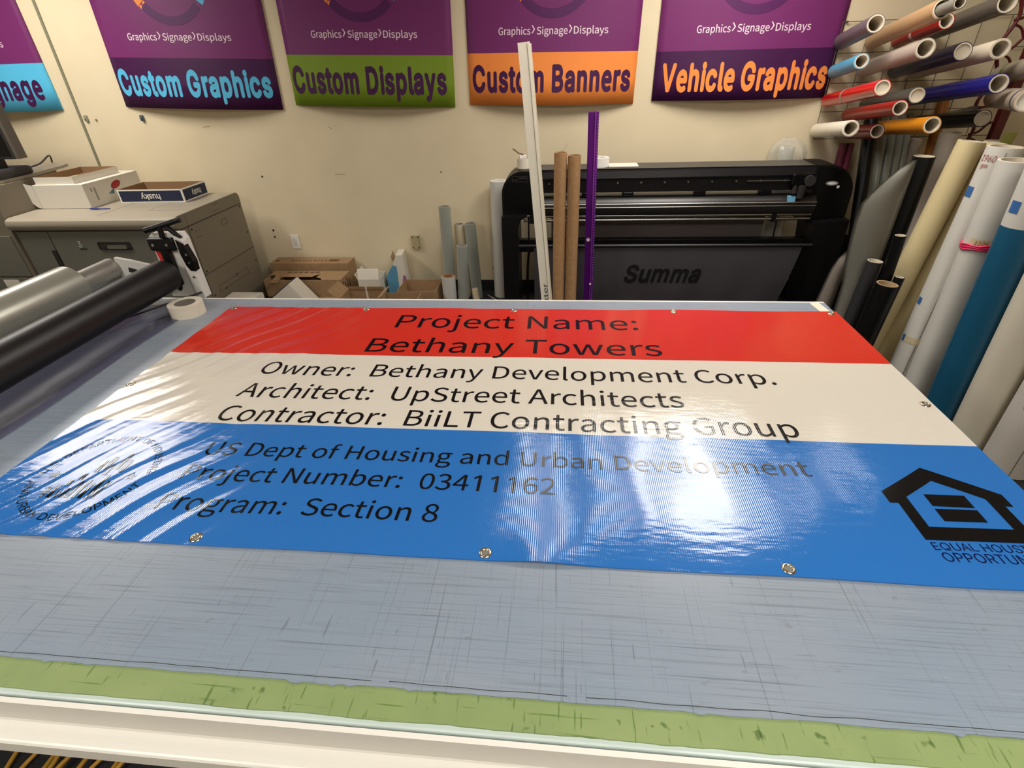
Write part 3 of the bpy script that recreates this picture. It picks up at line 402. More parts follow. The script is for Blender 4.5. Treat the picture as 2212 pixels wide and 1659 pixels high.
def glyphs(text, bold=0.0, shear=0.0, spacing=1.0, res=5, face=0):
    """flat mesh of a line of text, capital height 1"""
    k = 1.0 / CAPH[face]
    cu = bpy.data.curves.new('t', 'CURVE')
    cu.dimensions = '2D'
    cu.fill_mode = 'FRONT'
    cu.resolution_u = res
    cu.offset = bold if bold < 0.01 else 0.0
    x = 0.0
    for ch in text:
        if ch == ' ':
            x += 0.33 * spacing
            continue
        adv, cs = GLYPHS[face][ch]
        for c in cs:
            n = len(c) // 6
            sp = cu.splines.new('BEZIER')
            sp.use_cyclic_u = True
            sp.bezier_points.add(n - 1)
            for i in range(n):
                px, py, lx, ly, rx, ry = c[6 * i:6 * i + 6]
                p = sp.bezier_points[i]
                p.handle_left_type = p.handle_right_type = 'FREE'
                p.co = (x + px * k, py * k, 0)
                p.handle_left = (x + (px + lx) * k, (py + ly) * k, 0)
                p.handle_right = (x + (px + rx) * k, (py + ry) * k, 0)
        x += adv * k * spacing
    o = bpy.data.objects.new('t', cu)
    COL.objects.link(o)
    dg = bpy.context.evaluated_depsgraph_get()
    me = bpy.data.meshes.new_from_object(o.evaluated_get(dg))
    bm = bmesh.new()
    bm.from_mesh(me)
    bpy.data.objects.remove(o)
    bpy.data.curves.remove(cu)
    bpy.data.meshes.remove(me)
    bmesh.ops.remove_doubles(bm, verts=bm.verts, dist=1e-5)
    for v in bm.verts:
        v.co.x += shear * v.co.y
        v.co.z = 0
    if bold >= 0.01:                      # heavier weight: the outline spread in eight directions, each layer a hair above the last
        base = [(v.co.copy()) for v in bm.verts]
        fcs = [[v.index for v in f.verts] for f in bm.faces]
        bm.verts.index_update()
        fcs = [[v.index for v in f.verts] for f in bm.faces]
        for q in range(8):
            a = 2 * math.pi * q / 8
            d = Vector((math.cos(a) * bold, math.sin(a) * bold, 0.00003 * (q + 1)))
            nv = [bm.verts.new(c + d) for c in base]
            for f in fcs:
                bm.faces.new([nv[i] for i in f])
    return bm
def capheight(): return 1.0

def text_bm(text, x0, x1, base, cap, **k):
    """letters whose ink runs from x0 to x1, on a baseline, with a given capital height (flat, in x/y)"""
    bm = glyphs(text, **k)
    a = min(v.co.x for v in bm.verts)
    b = max(v.co.x for v in bm.verts)
    sx = (x1 - x0) / (b - a)
    sy = cap / capheight()
    for v in bm.verts:
        v.co.x = x0 + (v.co.x - a) * sx
        v.co.y = base + v.co.y * sy
    return bm

def words(bm, gap):
    """split a flat line of letters into words wherever the gap between letters is wide"""
    seen = {}
    isl = []
    for v in bm.verts:
        if v in seen: continue
        st = [v]; seen[v] = 1; grp = []
        while st:
            q = st.pop(); grp.append(q)
            for e in q.link_edges:
                o = e.other_vert(q)
                if o not in seen:
                    seen[o] = 1; st.append(o)
        xs = [q.co.x for q in grp]
        isl.append((min(xs), max(xs), grp))
    isl.sort(key=lambda t: t[0])
    groups = []
    end = None
    for a, b_, grp in isl:
        if end is None or a - end > gap:
            groups.append([])
            end = b_
        groups[-1] += grp
        end = max(end, b_)
    out = []
    for g in groups:
        keep = set(g)
        nb = bmesh.new()
        mp = {v: nb.verts.new(v.co) for v in g}
        for f in bm.faces:
            if f.verts[0] in keep:
                nb.faces.new([mp[v] for v in f.verts])
        out.append(nb)
    bm.free()
    return out

def poly_bm(polys):
    bm = BM()
    for p in polys:
        f = bm.faces.new([bm.verts.new((q[0], q[1], 0)) for q in p])
    bmesh.ops.triangulate(bm, faces=bm.faces[:])
    return bm

def dice(bm, step):
    for ax in (0, 1):
        lo = min(v.co[ax] for v in bm.verts)
        hi = max(v.co[ax] for v in bm.verts)
        k = math.floor(lo / step) + 1
        while k * step < hi:
            co = [0, 0, 0]; no = [0, 0, 0]
            co[ax] = k * step; no[ax] = 1
            bmesh.ops.bisect_plane(bm, geom=bm.verts[:] + bm.edges[:] + bm.faces[:], plane_co=co, plane_no=no, dist=1e-6)
            k += 1
    bmesh.ops.triangulate(bm, faces=bm.faces[:])

def upright(bm, y=0.0):
    """lay flat x/y artwork onto an x/z plane facing -y"""
    for v in bm.verts:
        v.co = Vector((v.co.x, y - v.co.z, v.co.y))
    for f in bm.faces:
        f.normal_update()
        if f.normal.y > 0:
            f.normal_flip()

# ------------------------------------------------------------------ common materials
M_wall = mat('wall_paint', (222, 208, 176), 0.75, bump=(60, 0.08, 0.004), mottle=(3.0, (216, 202, 170)))
M_floor = mat('carpet', (30, 31, 35), 0.95, bump=(300, 0.6, 0.01), mottle=(160, (52, 52, 56)))
M_ceil = mat('ceiling_tile', (216, 212, 202), 0.9, bump=(140, 0.3, 0.005))
M_base = mat('cove_base', (24, 24, 27), 0.5)
M_white = mat('white_paint', (232, 230, 224), 0.45)
M_black = mat('black_plastic', (11, 10, 12), 0.42, spec=0.3)
M_blackg = mat('black_gloss', (7, 7, 9), 0.25, spec=0.35)
M_dark = mat('dark_grey_plastic', (44, 41, 42), 0.5)
M_steel = mat('steel', (180, 178, 172), 0.3, metal=1.0)
M_chrome = mat('bright_metal', (215, 205, 180), 0.22, metal=1.0)
M_board = mat('kraft_tube', (176, 138, 96), 0.8, bump=(90, 0.15, 0.003), mottle=(40, (164, 126, 86)))
M_box = mat('kraft_box', (158, 128, 92), 0.85, mottle=(25, (146, 116, 82)))
M_boxin = mat('kraft_inside', (136, 106, 74), 0.9)
M_core = mat('white_core', (214, 204, 184), 0.8)
M_paper = mat('paper', (228, 224, 212), 0.8)
M_ink = mat('black_ink', (14, 14, 16), 0.16, spec=0.5)
M_clear = film('clear_film', (205, 205, 198), 0.38, 0.12)
M_clearg = film('grey_clear_film', (176, 180, 170), 0.6, 0.16)
M_bag = film('clear_bag', (225, 222, 208), 0.22, 0.06)
M_bluetape = mat('blue_tape', (48, 98, 158), 0.7)
M_tape = mat('white_tape', (226, 218, 200), 0.6)

# ------------------------------------------------------------------ the room
WY = 4.327
X0, X1, YB = -6.2, 3.45, -2.6
b = BM(); box(b, (X0, YB, -0.1), (X1, WY, 0.0)); struct('floor', b, M_floor, 'dark grey carpeted floor')
b = BM(); box(b, (X0, YB, CEIL), (X1, WY, CEIL + 0.1)); struct('ceiling', b, M_ceil, 'off-white tiled ceiling')
b = BM(); box(b, (X0 - 0.1, WY, -0.1), (X1 + 0.1, WY + 0.12, CEIL + 0.1)); wall_back = struct('wall_back', b, M_wall, 'cream painted wall behind the table')
b = BM(); box(b, (X0 - 0.1, YB, 0), (X0, WY, CEIL)); struct('wall_left', b, M_wall, 'cream painted wall on the left')
b = BM(); box(b, (X1, YB, 0), (X1 + 0.1, WY, CEIL)); struct('wall_right', b, M_wall, 'cream painted wall on the right')
b = BM(); box(b, (X0, YB - 0.1, 0), (X1, YB, CEIL)); struct('wall_front', b, M_wall, 'cream painted wall behind the camera')
b = BM(); box(b, (X0, WY - 0.012, 0), (X1, WY, 0.10), 0.003); struct('baseboard_back', b, M_base, 'black cove baseboard along the back wall')
b = BM(); box(b, (X1 - 0.012, YB, 0), (X1, WY - 0.012, 0.10), 0.003); struct('baseboard_right', b, M_base)
# panel joint strip
b = BM()
prism(b, [(-3.975, 0.0), (-3.955, 0.0), (-3.868, CEIL), (-3.888, CEIL)], 'y', WY - 0.008, WY)
struct('trim_1', b, mat('joint_strip', (128, 126, 104), 0.5), 'grey-green vertical joint strip on the back wall')
# holes and scuffs in the plaster belong to the wall
for (x, z, r) in ((-2.516, 0.995, 0.008), (-2.55, 0.549, 0.010), (-2.553, 0.492, 0.009), (-0.998, 1.006, 0.006), (-0.62, 0.21, 0.004)):
    b = BM(); cyl(b, (x, WY - 0.0015, z), (x, WY + 0.001, z), r, seg=10)
    struct('screw_hole', b, mat('hole_dark', (34, 28, 22), 0.9), parent=wall_back)
for pts in ([(-1.885, 1.004), (-1.80, 1.002)], [(-1.86, 1.352), (-1.835, 1.338)], [(-2.9, 1.375), (-2.84, 1.378)]):
    b = BM(); sweep(b, [(p[0], WY - 0.0005, p[1]) for p in pts], 0.0016, 6)
    struct('scuff', b, mat('scuff_dark', (120, 96, 66), 0.9), parent=wall_back)

for i, (nm, x, y, w, l, s, lab_) in enumerate(LAMPS):
    t = thing(nm, lab_, 'light', (x, y, CEIL), 'ceiling lights')
    b = BM(); box(b, (-w / 2, -l / 2, -0.006), (w / 2, l / 2, -0.004))
    ob('diffuser', b, mat('diffuser_%d' % i, (255, 250, 240), 0.5, emit=((1.0, 0.94, 0.86), LIGHT_POWER * s)), t)
    b = BM()
    for lo, hi in (((-w / 2 - .03, -l / 2 - .03, -.012), (w / 2 + .03, -l / 2, 0)), ((-w / 2 - .03, l / 2, -.012), (w / 2 + .03, l / 2 + .03, 0)),
                   ((-w / 2 - .03, -l / 2, -.012), (-w / 2, l / 2, 0)), ((w / 2, -l / 2, -.012), (w / 2 + .03, l / 2, 0))):
        box(b, lo, hi)
    ob('frame', b, M_white, t)

# ------------------------------------------------------------------ flatbed table
TX0, TX1 = -2.75, 1.03
tb = thing('flatbed_table', 'long flatbed work table with grey scratched cutting mat and cream metal front rail', 'table', (0, 0, 0))
# glass bed
b = BM(); box(b, (TX0, 0.3640, 0.872), (TX1, 1.9935, 0.8935), 0.003)
ob('glass_top', b, mat('glass_edge', (205, 220, 216), 0.12, spec=0.6), tb)
# green base sheet with a worn edge
def ragged(y0, amp, seed, n=260, nick=0.0):
    rnd = random.Random(seed)
    out = []
    i = 0
    while i <= n:
        x = TX0 + (TX1 - TX0) * i / n
        y = y0 + amp * noise.noise(Vector((x * 9, seed, 0))) + amp * 0.5 * noise.noise(Vector((x * 40, seed, 3)))
        if nick and rnd.random() < 0.05:
            y += nick * rnd.uniform(0.4, 1.0)
        out.append((x, y))
        i += 1
    return out
def green_mat():
    M = mat('green_mat', (142, 160, 104), 0.55, mottle=(9, (130, 150, 96)))
    nt = M.node_tree
    tc = nt.nodes.new('ShaderNodeTexCoord')
    col = nt.nodes['Principled BSDF'].inputs['Base Color'].links[0].from_socket
    for k, (sc, rot, thr, dark) in enumerate((((6, 160, 1), 0.1, 0.69, 0.65), ((150, 14, 1), 0.5, 0.69, 0.6), ((130, 16, 1), -0.9, 0.70, 0.6), ((34, 34, 1), 0, 0.71, 0.5))):
        mp = nt.nodes.new('ShaderNodeMapping')
        mp.inputs['Scale'].default_value = sc
        mp.inputs['Rotation'].default_value = (0, 0, rot)
        nt.links.new(tc.outputs['Object'], mp.inputs['Vector'])
        n = nt.nodes.new('ShaderNodeTexNoise')
        n.inputs['Scale'].default_value = 1.0
        n.inputs['Detail'].default_value = 2.5
        nt.links.new(mp.outputs[0], n.inputs['Vector'])
        r = nt.nodes.new('ShaderNodeValToRGB')
        r.color_ramp.elements[0].position = thr - 0.03
        r.color_ramp.elements[1].position = thr + 0.02
        r.color_ramp.elements[0].color = (1, 1, 1, 1)
        r.color_ramp.elements[1].color = (dark * .8, dark, dark * .6, 1)
        nt.links.new(n.outputs['Fac'], r.inputs['Fac'])
        mx = nt.nodes.new('ShaderNodeMix'); mx.data_type = 'RGBA'; mx.blend_type = 'MULTIPLY'
        mx.inputs[0].default_value = 1.0
        nt.links.new(col, mx.inputs[6]); nt.links.new(r.outputs['Color'], mx.inputs[7])
        col = mx.outputs[2]
    nt.links.new(col, nt.nodes['Principled BSDF'].inputs['Base Color'])
    return M
def strip_plate(front, yb, z0, z1, name, m_):
    b = BM()
    pts = front + [(TX1, yb), (TX0, yb)]
    A = [b.verts.new((p[0], p[1], z0)) for p in front]
    B = [b.verts.new((p[0], p[1], z1)) for p in front]
    Cc = [b.verts.new((p[0], yb, z1)) for p in front]
    for i in range(len(front) - 1):
        b.faces.new((A[i], A[i + 1], B[i + 1], B[i]))
        b.faces.new((B[i], B[i + 1], Cc[i + 1], Cc[i]))
    e0 = b.verts.new((TX1, yb, z0)); e1 = b.verts.new((TX0, yb, z0))
    b.faces.new((A[-1], e0, Cc[-1], B[-1]))
    b.faces.new((e1, A[0], B[0], Cc[0]))
    b.faces.new((e0, e1, *Cc))
    return ob(name, b, m_, tb)
strip_plate(ragged(0.3722, 0.0022, 3), 0.48, 0.8936, 0.8975, 'green_underlay', green_mat())

def cutting_mat_material():
    M = bpy.data.materials.new('grey_cutting_mat')
    M.use_nodes = True
    nt = M.node_tree
    bs = nt.nodes['Principled BSDF']
    bs.inputs['Roughness'].default_value = 0.33
    bs.inputs['Specular IOR Level'].default_value = 0.45
    tc = nt.nodes.new('ShaderNodeTexCoord')
    col = None
    base = nt.nodes.new('ShaderNodeTexNoise')
    base.inputs['Scale'].default_value = 1.3
    base.inputs['Detail'].default_value = 3
    nt.links.new(tc.outputs['Object'], base.inputs['Vector'])
    r0 = nt.nodes.new('ShaderNodeValToRGB')
    r0.color_ramp.elements[0].position = 0.35
    r0.color_ramp.elements[1].position = 0.65
    r0.color_ramp.elements[0].color = lin((136, 150, 166))
    r0.color_ramp.elements[1].color = lin((150, 159, 170))
    nt.links.new(base.outputs['Fac'], r0.inputs['Fac'])
    col = r0.outputs['Color']
    # knife scores: long noise in two directions, plus scuffs
    for (sc, rot, lo, hi, c) in (((4.0, 260, 1), 0.02, 0.52, 0.74, (106, 114, 124)), ((9.0, 600, 1), -0.01, 0.66, 0.86, (196, 204, 210)),
                                 ((330, 1.3, 1), 0.03, 0.69, 0.72, (84, 92, 104)), ((460, 2.6, 1), -0.03, 0.69, 0.72, (84, 92, 104)), ((240, 2.4, 1), -0.16, 0.70, 0.72, (86, 94, 104)), ((300, 3.4, 1), 0.14, 0.715, 0.73, (80, 88, 100)),
                                 ((6, 300, 1), 0.05, 0.68, 0.72, (92, 98, 106)), ((1.8, 200, 1), -0.03, 0.69, 0.72, (84, 92, 102)), ((120, 12, 1), 0.55, 0.72, 0.74, (92, 98, 106)),
                                 ((22, 40, 1), 0.3, 0.70, 0.80, (104, 110, 116))):
        mp = nt.nodes.new('ShaderNodeMapping')
        mp.inputs['Scale'].default_value = sc
        mp.inputs['Rotation'].default_value = (0, 0, rot)
        nt.links.new(tc.outputs['Object'], mp.inputs['Vector'])
        n = nt.nodes.new('ShaderNodeTexNoise')
        n.inputs['Scale'].default_value = 1.0
        n.inputs['Detail'].default_value = 2.0
        nt.links.new(mp.outputs[0], n.inputs['Vector'])
        mr = nt.nodes.new('ShaderNodeMapRange')
        mr.inputs['From Min'].default_value = lo
        mr.inputs['From Max'].default_value = hi
        mr.inputs['To Max'].default_value = 0.5
        nt.links.new(n.outputs['Fac'], mr.inputs['Value'])
        mx = nt.nodes.new('ShaderNodeMix'); mx.data_type = 'RGBA'
        nt.links.new(mr.outputs['Result'], mx.inputs[0])
        nt.links.new(col, mx.inputs[6])
        mx.inputs[7].default_value = lin(c)
        col = mx.outputs[2]
    nt.links.new(col, bs.inputs['Base Color'])
    return M
strip_plate(ragged(0.4185, 0.003, 11, 380, -0.004), 1.9935, 0.8975, 0.9, 'cutting_mat', cutting_mat_material())
# dark scored line just behind the mat's front edge
b = BM()
for (xa, xb) in ((-2.7, -0.30), (-0.27, 0.02), (0.05, 1.02)):
    pts = []
    n = int((xb - xa) / 0.02)
    for i in range(n + 1):
        x = xa + (xb - xa) * i / n
        pts.append((x, 0.4275 + 0.0022 * noise.noise(Vector((x * 14, 5, 1))), 0.9))
    sweep(b, pts, 0.0006, 5)
ob('score_line', b, mat('score_dark', (52, 58, 52), 0.8), tb)
# aluminium edge rails
M_rail = mat('cream_rail', (232, 230, 222), 0.35, spec=0.4)
prof = [(0.3598, 0.893), (0.3515, 0.893), (0.3515, 0.8385), (0.3495, 0.8345), (0.343, 0.829), (0.335, 0.8215), (0.329, 0.8165), (0.326, 0.8155),
        (0.3235, 0.812), (0.3235, 0.783), (0.330, 0.779), (0.3598, 0.779)]
b = BM(); prism(b, prof, 'x', TX0, TX1 + 0.1)
ob('front_rail', b, M_rail, tb)
b = BM(); box(b, (TX0, 1.994, 0.78), (TX1, 2.006, 0.9005), 0.002)
ob('back_rail', b, M_rail, tb)
b = BM(); box(b, (TX1 - 0.03, 0.3625, 0.78), (TX1, 1.985, 0.8719), 0.002)
ob('side_rail', b, M_rail, tb)
M_frame = mat('table_frame', (70, 70, 74), 0.5)
b = BM(); box(b, (TX0 + 0.1, 0.45, 0.72), (TX1 - 0.1, 1.9, 0.8719)); ob('bed_frame', b, M_frame, tb)
for x in (-2.5, -0.2, 0.85):
    for y in (0.95, 1.85):
        b = BM(); box(b, (x - .04, y - .04, 0), (x + .04, y + .04, 0.72), .004); ob('leg', b, M_frame, tb)

# ------------------------------------------------------------------ the banner
BX0, BX1, BY0, BY1 = -1.405, 1.034, 0.675, 1.903
ZT = 0.9
def sm(a, b_, x):
    t = min(1, max(0, (x - a) / (b_ - a)))
    return t * t * (3 - 2 * t)
def bh(x, y):
    """height of the vinyl above the mat: slack ripples running diagonally at the left, lazy waves elsewhere"""
    nz = noise.noise
    h = 0.0
    # left: slack folds
    L = (1 - sm(-1.02, -0.62, x))
    if L > 0:
        u = 0.83 * x - 0.56 * y
        v = 0.56 * x + 0.83 * y
        w = nz(Vector((x * 3.2, y * 3.2, 1.0)))
        env = L * (0.35 + 0.65 * max(0, nz(Vector((u * 2.0, v * 1.3, 4.2))) + 0.45))
        h += env * 0.0016 * math.sin(2 * math.pi * u / 0.085 + 3.0 * w)
        h += env * 0.0006 * math.sin(2 * math.pi * u / 0.038 + 5.0 * w + 1.0)
        h += L * 0.0045 * nz(Vector((u * 5.5, v * 2.2, 7.0)))
    # middle and right: gentle fore-and-aft waves
    Rr = sm(-0.5, 0.0, x) * (1 - sm(0.62, 0.86, x) * 0.7)
    if Rr > 0:
        q = x + 0.05 * y + 0.03 * nz(Vector((x * 2, y * 2, 9)))
        h += Rr * 0.0003 * math.sin(2 * math.pi * q / 0.21 + 0.9) * (0.45 + 0.55 * (1 - sm(1.1, 1.7, y)))
        h += Rr * 0.0012 * nz(Vector((x * 6.0, y * 3.0, 2.0)))
        h += Rr * 0.0005 * nz(Vector((x * 13.0, y * 8.0, 5.0)))
    h += 0.0018 * nz(Vector((x * 3.0, y * 1.6, 11.0))) + 0.0008 * nz(Vector((x * 7.0, y * 6.0, 12.0)))
    # a lifted spot on the front hem
    h += 0.006 * math.exp(-((x + 0.045) / 0.07) ** 2 - ((y - BY0) / 0.05) ** 2)
    return 0.0042 + h
def bn(x, y, e=0.002):
    return Vector((-(bh(x + e, y) - bh(x - e, y)) / (2 * e), -(bh(x, y + e) - bh(x, y - e)) / (2 * e), 1)).normalized()
def bedge(x, y):
    """slight waviness of the cut edges"""
    return x + 0.003 * noise.noise(Vector((y * 4, 1, 0))), y + 0.004 * noise.noise(Vector((x * 3.3, 2, 0)))

def banner_material():
    M = bpy.data.materials.new('banner_vinyl')
    M.use_nodes = True
    nt = M.node_tree
    bs = nt.nodes['Principled BSDF']
    bs.inputs['Roughness'].default_value = 0.10
    bs.inputs['Specular IOR Level'].default_value = 0.5
    tc = nt.nodes.new('ShaderNodeTexCoord')
    sx = nt.nodes.new('ShaderNodeSeparateXYZ')
    nt.links.new(tc.outputs['Object'], sx.inputs[0])
    mr = nt.nodes.new('ShaderNodeMapRange')
    mr.inputs['From Min'].default_value = BY0
    mr.inputs['From Max'].default_value = BY1
    nt.links.new(sx.outputs['Y'], mr.inputs['Value'])
    cr = nt.nodes.new('ShaderNodeValToRGB')
    cr.color_ramp.interpolation = 'CONSTANT'
    e = cr.color_ramp.elements
    e[0].position = 0; e[0].color = lin((42, 112, 190))
    e[1].position = (1.093 - BY0) / (BY1 - BY0); e[1].color = lin((218, 212, 199))
    k = e.new((1.503 - BY0) / (BY1 - BY0)); k.color = lin((205, 52, 36))
    nt.links.new(mr.outputs['Result'], cr.inputs['Fac'])
    nt.links.new(cr.outputs['Color'], bs.inputs['Base Color'])
    weave(nt, bs, tc)
    return M
def weave(nt, bs, tc):
    w = nt.nodes.new('ShaderNodeTexWave')
    w.wave_type = 'BANDS'; w.bands_direction = 'X'
    w.inputs['Scale'].default_value = 70.0
    w.inputs['Distortion'].default_value = 0.6
    nt.links.new(tc.outputs['Object'], w.inputs['Vector'])
    bp = nt.nodes.new('ShaderNodeBump')
    bp.inputs['Strength'].default_value = 0.06
    bp.inputs['Distance'].default_value = 0.002
    nt.links.new(w.outputs['Fac'], bp.inputs['Height'])
    mp = nt.nodes.new('ShaderNodeMapping')
    mp.inputs['Scale'].default_value = (14, 55, 1)
    nt.links.new(tc.outputs['Object'], mp.inputs['Vector'])
    nz_ = nt.nodes.new('ShaderNodeTexNoise')
    nz_.inputs['Scale'].default_value = 1.0
    nz_.inputs['Detail'].default_value = 3.0
    nt.links.new(mp.outputs[0], nz_.inputs['Vector'])
    b2 = nt.nodes.new('ShaderNodeBump')
    b2.inputs['Strength'].default_value = 0.16
    b2.inputs['Distance'].default_value = 0.004
    nt.links.new(nz_.outputs['Fac'], b2.inputs['Height'])
    nt.links.new(bp.outputs['Normal'], b2.inputs['Normal'])
    bp = b2
    nt.links.new(bp.outputs['Normal'], bs.inputs['Normal'])
M_bink = mat('banner_ink', (12, 12, 14), 0.13)
_nt = M_bink.node_tree
weave(_nt, _nt.nodes['Principled BSDF'], _nt.nodes.new('ShaderNodeTexCoord'))

bn_root = thing('vinyl_banner', 'glossy red, white and blue vinyl banner with black lettering lying across the table', 'banner', (0, 0, ZT))
def set_normals(o, ns):
    o.data.normals_split_custom_set_from_vertices(ns)
b = BM()
NX, NY = 300, 152
G = []
for j in range(NY + 1):
    row = []
    for i in range(NX + 1):
        x = BX0 + (BX1 - BX0) * i / NX
        y = BY0 + (BY1 - BY0) * j / NY
        ex, ey = bedge(x, y)
        row.append(b.verts.new((ex, ey, bh(x, y))))
    G.append(row)
for j in range(NY):
    for i in range(NX):
        b.faces.new((G[j][i], G[j][i + 1], G[j + 1][i + 1], G[j + 1][i])).smooth = True
# hem: the edges fold down to the table
edge = [G[0][i] for i in range(NX + 1)] + [G[j][NX] for j in range(1, NY + 1)] + [G[NY][i] for i in range(NX - 1, -1, -1)] + [G[j][0] for j in range(NY - 1, 0, -1)]
low = [b.verts.new((v.co.x, v.co.y, max(0.0004, v.co.z - 0.0035))) for v in edge]
for k in range(len(edge)):
    n = (k + 1) % len(edge)
    f = b.faces.new((edge[n], edge[k], low[k], low[n]))
    for e_ in f.edges:
        e_.smooth = False
sheet = ob('sheet', b, banner_material(), bn_root)

def banner_art(name, bm, step=0.012, mt=None, label=None):
    dice(bm, step)
    ns = []
    for v in bm.verts:
        x, y = v.co.x, v.co.y
        ex, ey = bedge(x, y)
        ns.append(bn(x, y))
        v.co = Vector((ex, ey, bh(x, y) + 0.0007))
    for f in bm.faces:
        f.normal_update()
        if f.normal.z < 0:
            f.normal_flip()
        f.smooth = True
    o = ob(name, bm, mt or M_bink, bn_root)
    set_normals(o, ns)
    if label: o['label'] = label
    return o
for (s, xa, xb, y, cap) in (
        ('Project Name:', -0.640, 0.277, 1.724, 0.108), ('Bethany Towers', -0.693, 0.336, 1.532, 0.100),
        ('Owner:  Bethany Development Corp.', -0.998, 0.645, 1.366, 0.076), ('Architect:  UpStreet Architects', -1.000, 0.351, 1.232, 0.076),
        ('Contractor:  BiiLT Contracting Group', -0.995, 0.623, 1.110, 0.074), ('US Dept of Housing and Urban Development', -0.936, 0.593, 0.962, 0.052),
        ('Project Number:  03411162', -0.940, -0.008, 0.868, 0.053), ('Program:  Section 8', -0.934, -0.266, 0.768, 0.052)):
    for w_ in words(text_bm(s, xa, xb, y, cap, bold=0.004), cap * 0.42):
        banner_art('lettering', w_, 0.014)
# equal housing emblem
cxh = 0.852
outer = [(cxh, 1.009), (0.726, 0.925), (0.726, 0.889), (0.744, 0.889), (0.744, 0.786), (0.961, 0.786), (0.961, 0.889), (0.977, 0.889), (0.977, 0.925)]
inner = [(cxh, 0.964), (0.770, 0.909), (0.770, 0.822), (0.934, 0.822), (0.934, 0.909)]
polys = [[outer[0], outer[1], outer[2], outer[3], inner[1], inner[0]], [outer[3], outer[4], inner[2], inner[1]], [outer[4], outer[5], inner[3], inner[2]],
         [outer[5], outer[6], inner[4], inner[3]], [outer[6], outer[7], outer[8], outer[0], inner[0], inner[4]],
         [(0.811, 0.919), (0.811, 0.883), (0.895, 0.880), (0.895, 0.918)], [(0.810, 0.875), (0.810, 0.839), (0.895, 0.839), (0.895, 0.874)]]
banner_art('house_emblem', poly_bm(polys), 0.03)
M_bnavy = mat('banner_navy_ink', (12, 20, 70), 0.13)
banner_art('lettering', text_bm('EQUAL HOUSING', 0.748, 0.962, 0.761, 0.019, face=1), 0.03, M_bnavy, 'small navy lettering under the house emblem')
banner_art('lettering', text_bm('OPPORTUNITY', 0.752, 0.958, 0.733, 0.022, face=1), 0.03, M_bnavy, 'small navy lettering under the house emblem')
# round department seal: ring of letters, bars like a row of towers, two stars
SCX, SCY, SR = -1.168, 0.870, 0.137
def ring_text(s, a0, a1, rad, cap, outward=True):
    bm = BM()
    cw = glyphs(s, bold=0.006, face=1)
    lo = min(v.co.x for v in cw.verts); hi = max(v.co.x for v in cw.verts)
    k = cap / capheight()
    dice(cw, 0.15)
    ws_ = words(cw, 0.26)
    for v in [v for q in ws_ for v in q.verts]:
        t = (v.co.x - lo) / (hi - lo)
        a = a0 + (a1 - a0) * t
        r = rad + v.co.y * k * (1 if outward else -1)
        v.co = Vector((SCX + math.cos(a) * r, SCY + math.sin(a) * r, 0))
    return ws_
RD = math.radians
for args in (('U.S. DEPARTMENT OF HOUSING', RD(182), RD(4), SR - 0.004, 0.019), ('AND URBAN DEVELOPMENT', RD(192), RD(350), SR + 0.016, 0.019, False)):
    for w_ in ring_text(*args):
        banner_art('seal_lettering', w_, 0.03)
polys = []
for k in range(9):
    x = SCX - 0.075 + k * 0.0165
    y0 = SCY - 0.083
    top = (0.055, 0.075, 0.060, 0.085, 0.135, 0.150, 0.120, 0.165, 0.140)[k]
    gap = (0.0, 0.0, 0.02, 0.03, 0.035, 0.04, 0.03, 0.02, 0.03)[k]
    mid = y0 + top * 0.55
    polys.append([(x, y0), (x + 0.009, y0), (x + 0.009, mid - gap / 2), (x, mid - gap / 2)])
    if gap: polys.append([(x, mid + gap / 2), (x + 0.009, mid + gap / 2), (x + 0.009, y0 + top), (x, y0 + top)])
for (x, y) in ((SCX - 0.102, SCY - 0.006), (SCX + 0.105, SCY - 0.004)):
    star = []
    for i in range(10):
        r = 0.014 if i % 2 == 0 else 0.006
        star.append((x + r * math.sin(math.pi * i / 5), y + r * math.cos(math.pi * i / 5)))
    polys.append(star)
banner_art('seal_emblem', poly_bm(polys[:-2]), 0.02)
for p_ in polys[-2:]:
    banner_art('seal_star', poly_bm([p_]), 0.02)
# grommets
for (x, y) in ((-0.779, 0.693), (-0.147, 0.693), (0.446, 0.693), (-0.806, 1.888), (-0.195, 1.886), (0.428, 1.886), (1.010, 1.885), (-1.388, 1.285), (1.012, 1.279), (-1.385, 1.888), (-1.388, 0.693), (1.012, 0.693)):
    b = BM()
    z = bh(x, y) + 0.001
    prof_ = [(0.0065, -0.001), (0.0075, 0.0014), (0.0095, 0.0019), (0.0125, 0.0012), (0.0135, -0.0004)]
    rings = [[b.verts.new((x + r * math.cos(2 * math.pi * i / 20), y + r * math.sin(2 * math.pi * i / 20), z + h)) for i in range(20)] for r, h in prof_]
    for A, B in zip(rings, rings[1:]):
        for i in range(20):
            b.faces.new((A[i], B[i], B[(i + 1) % 20], A[(i + 1) % 20])).smooth = True
    bmesh.ops.recalc_face_normals(b, faces=b.faces[:])
    g = ob('grommet', b, M_chrome, bn_root)
    b = BM(); cyl(b, (x, y, z - 0.0002), (x, y, z + 0.0002), 0.0068, seg=16)
    ob('eyelet_hole', b, mat('eyelet_shadow', (120, 116, 108), 0.6), g)

# strip of white tape at the far right corner
b = BM(); box(b, (0.975, 1.905, 0.9006), (1.012, 1.99, 0.9016), rot=Matrix.Rotation(0.12, 3, 'Z'))
solo('tape_strip', b, M_tape, 'short strip of white tape at the far right corner of the table', 'tape', origin=(0.99, 1.945, 0.9))

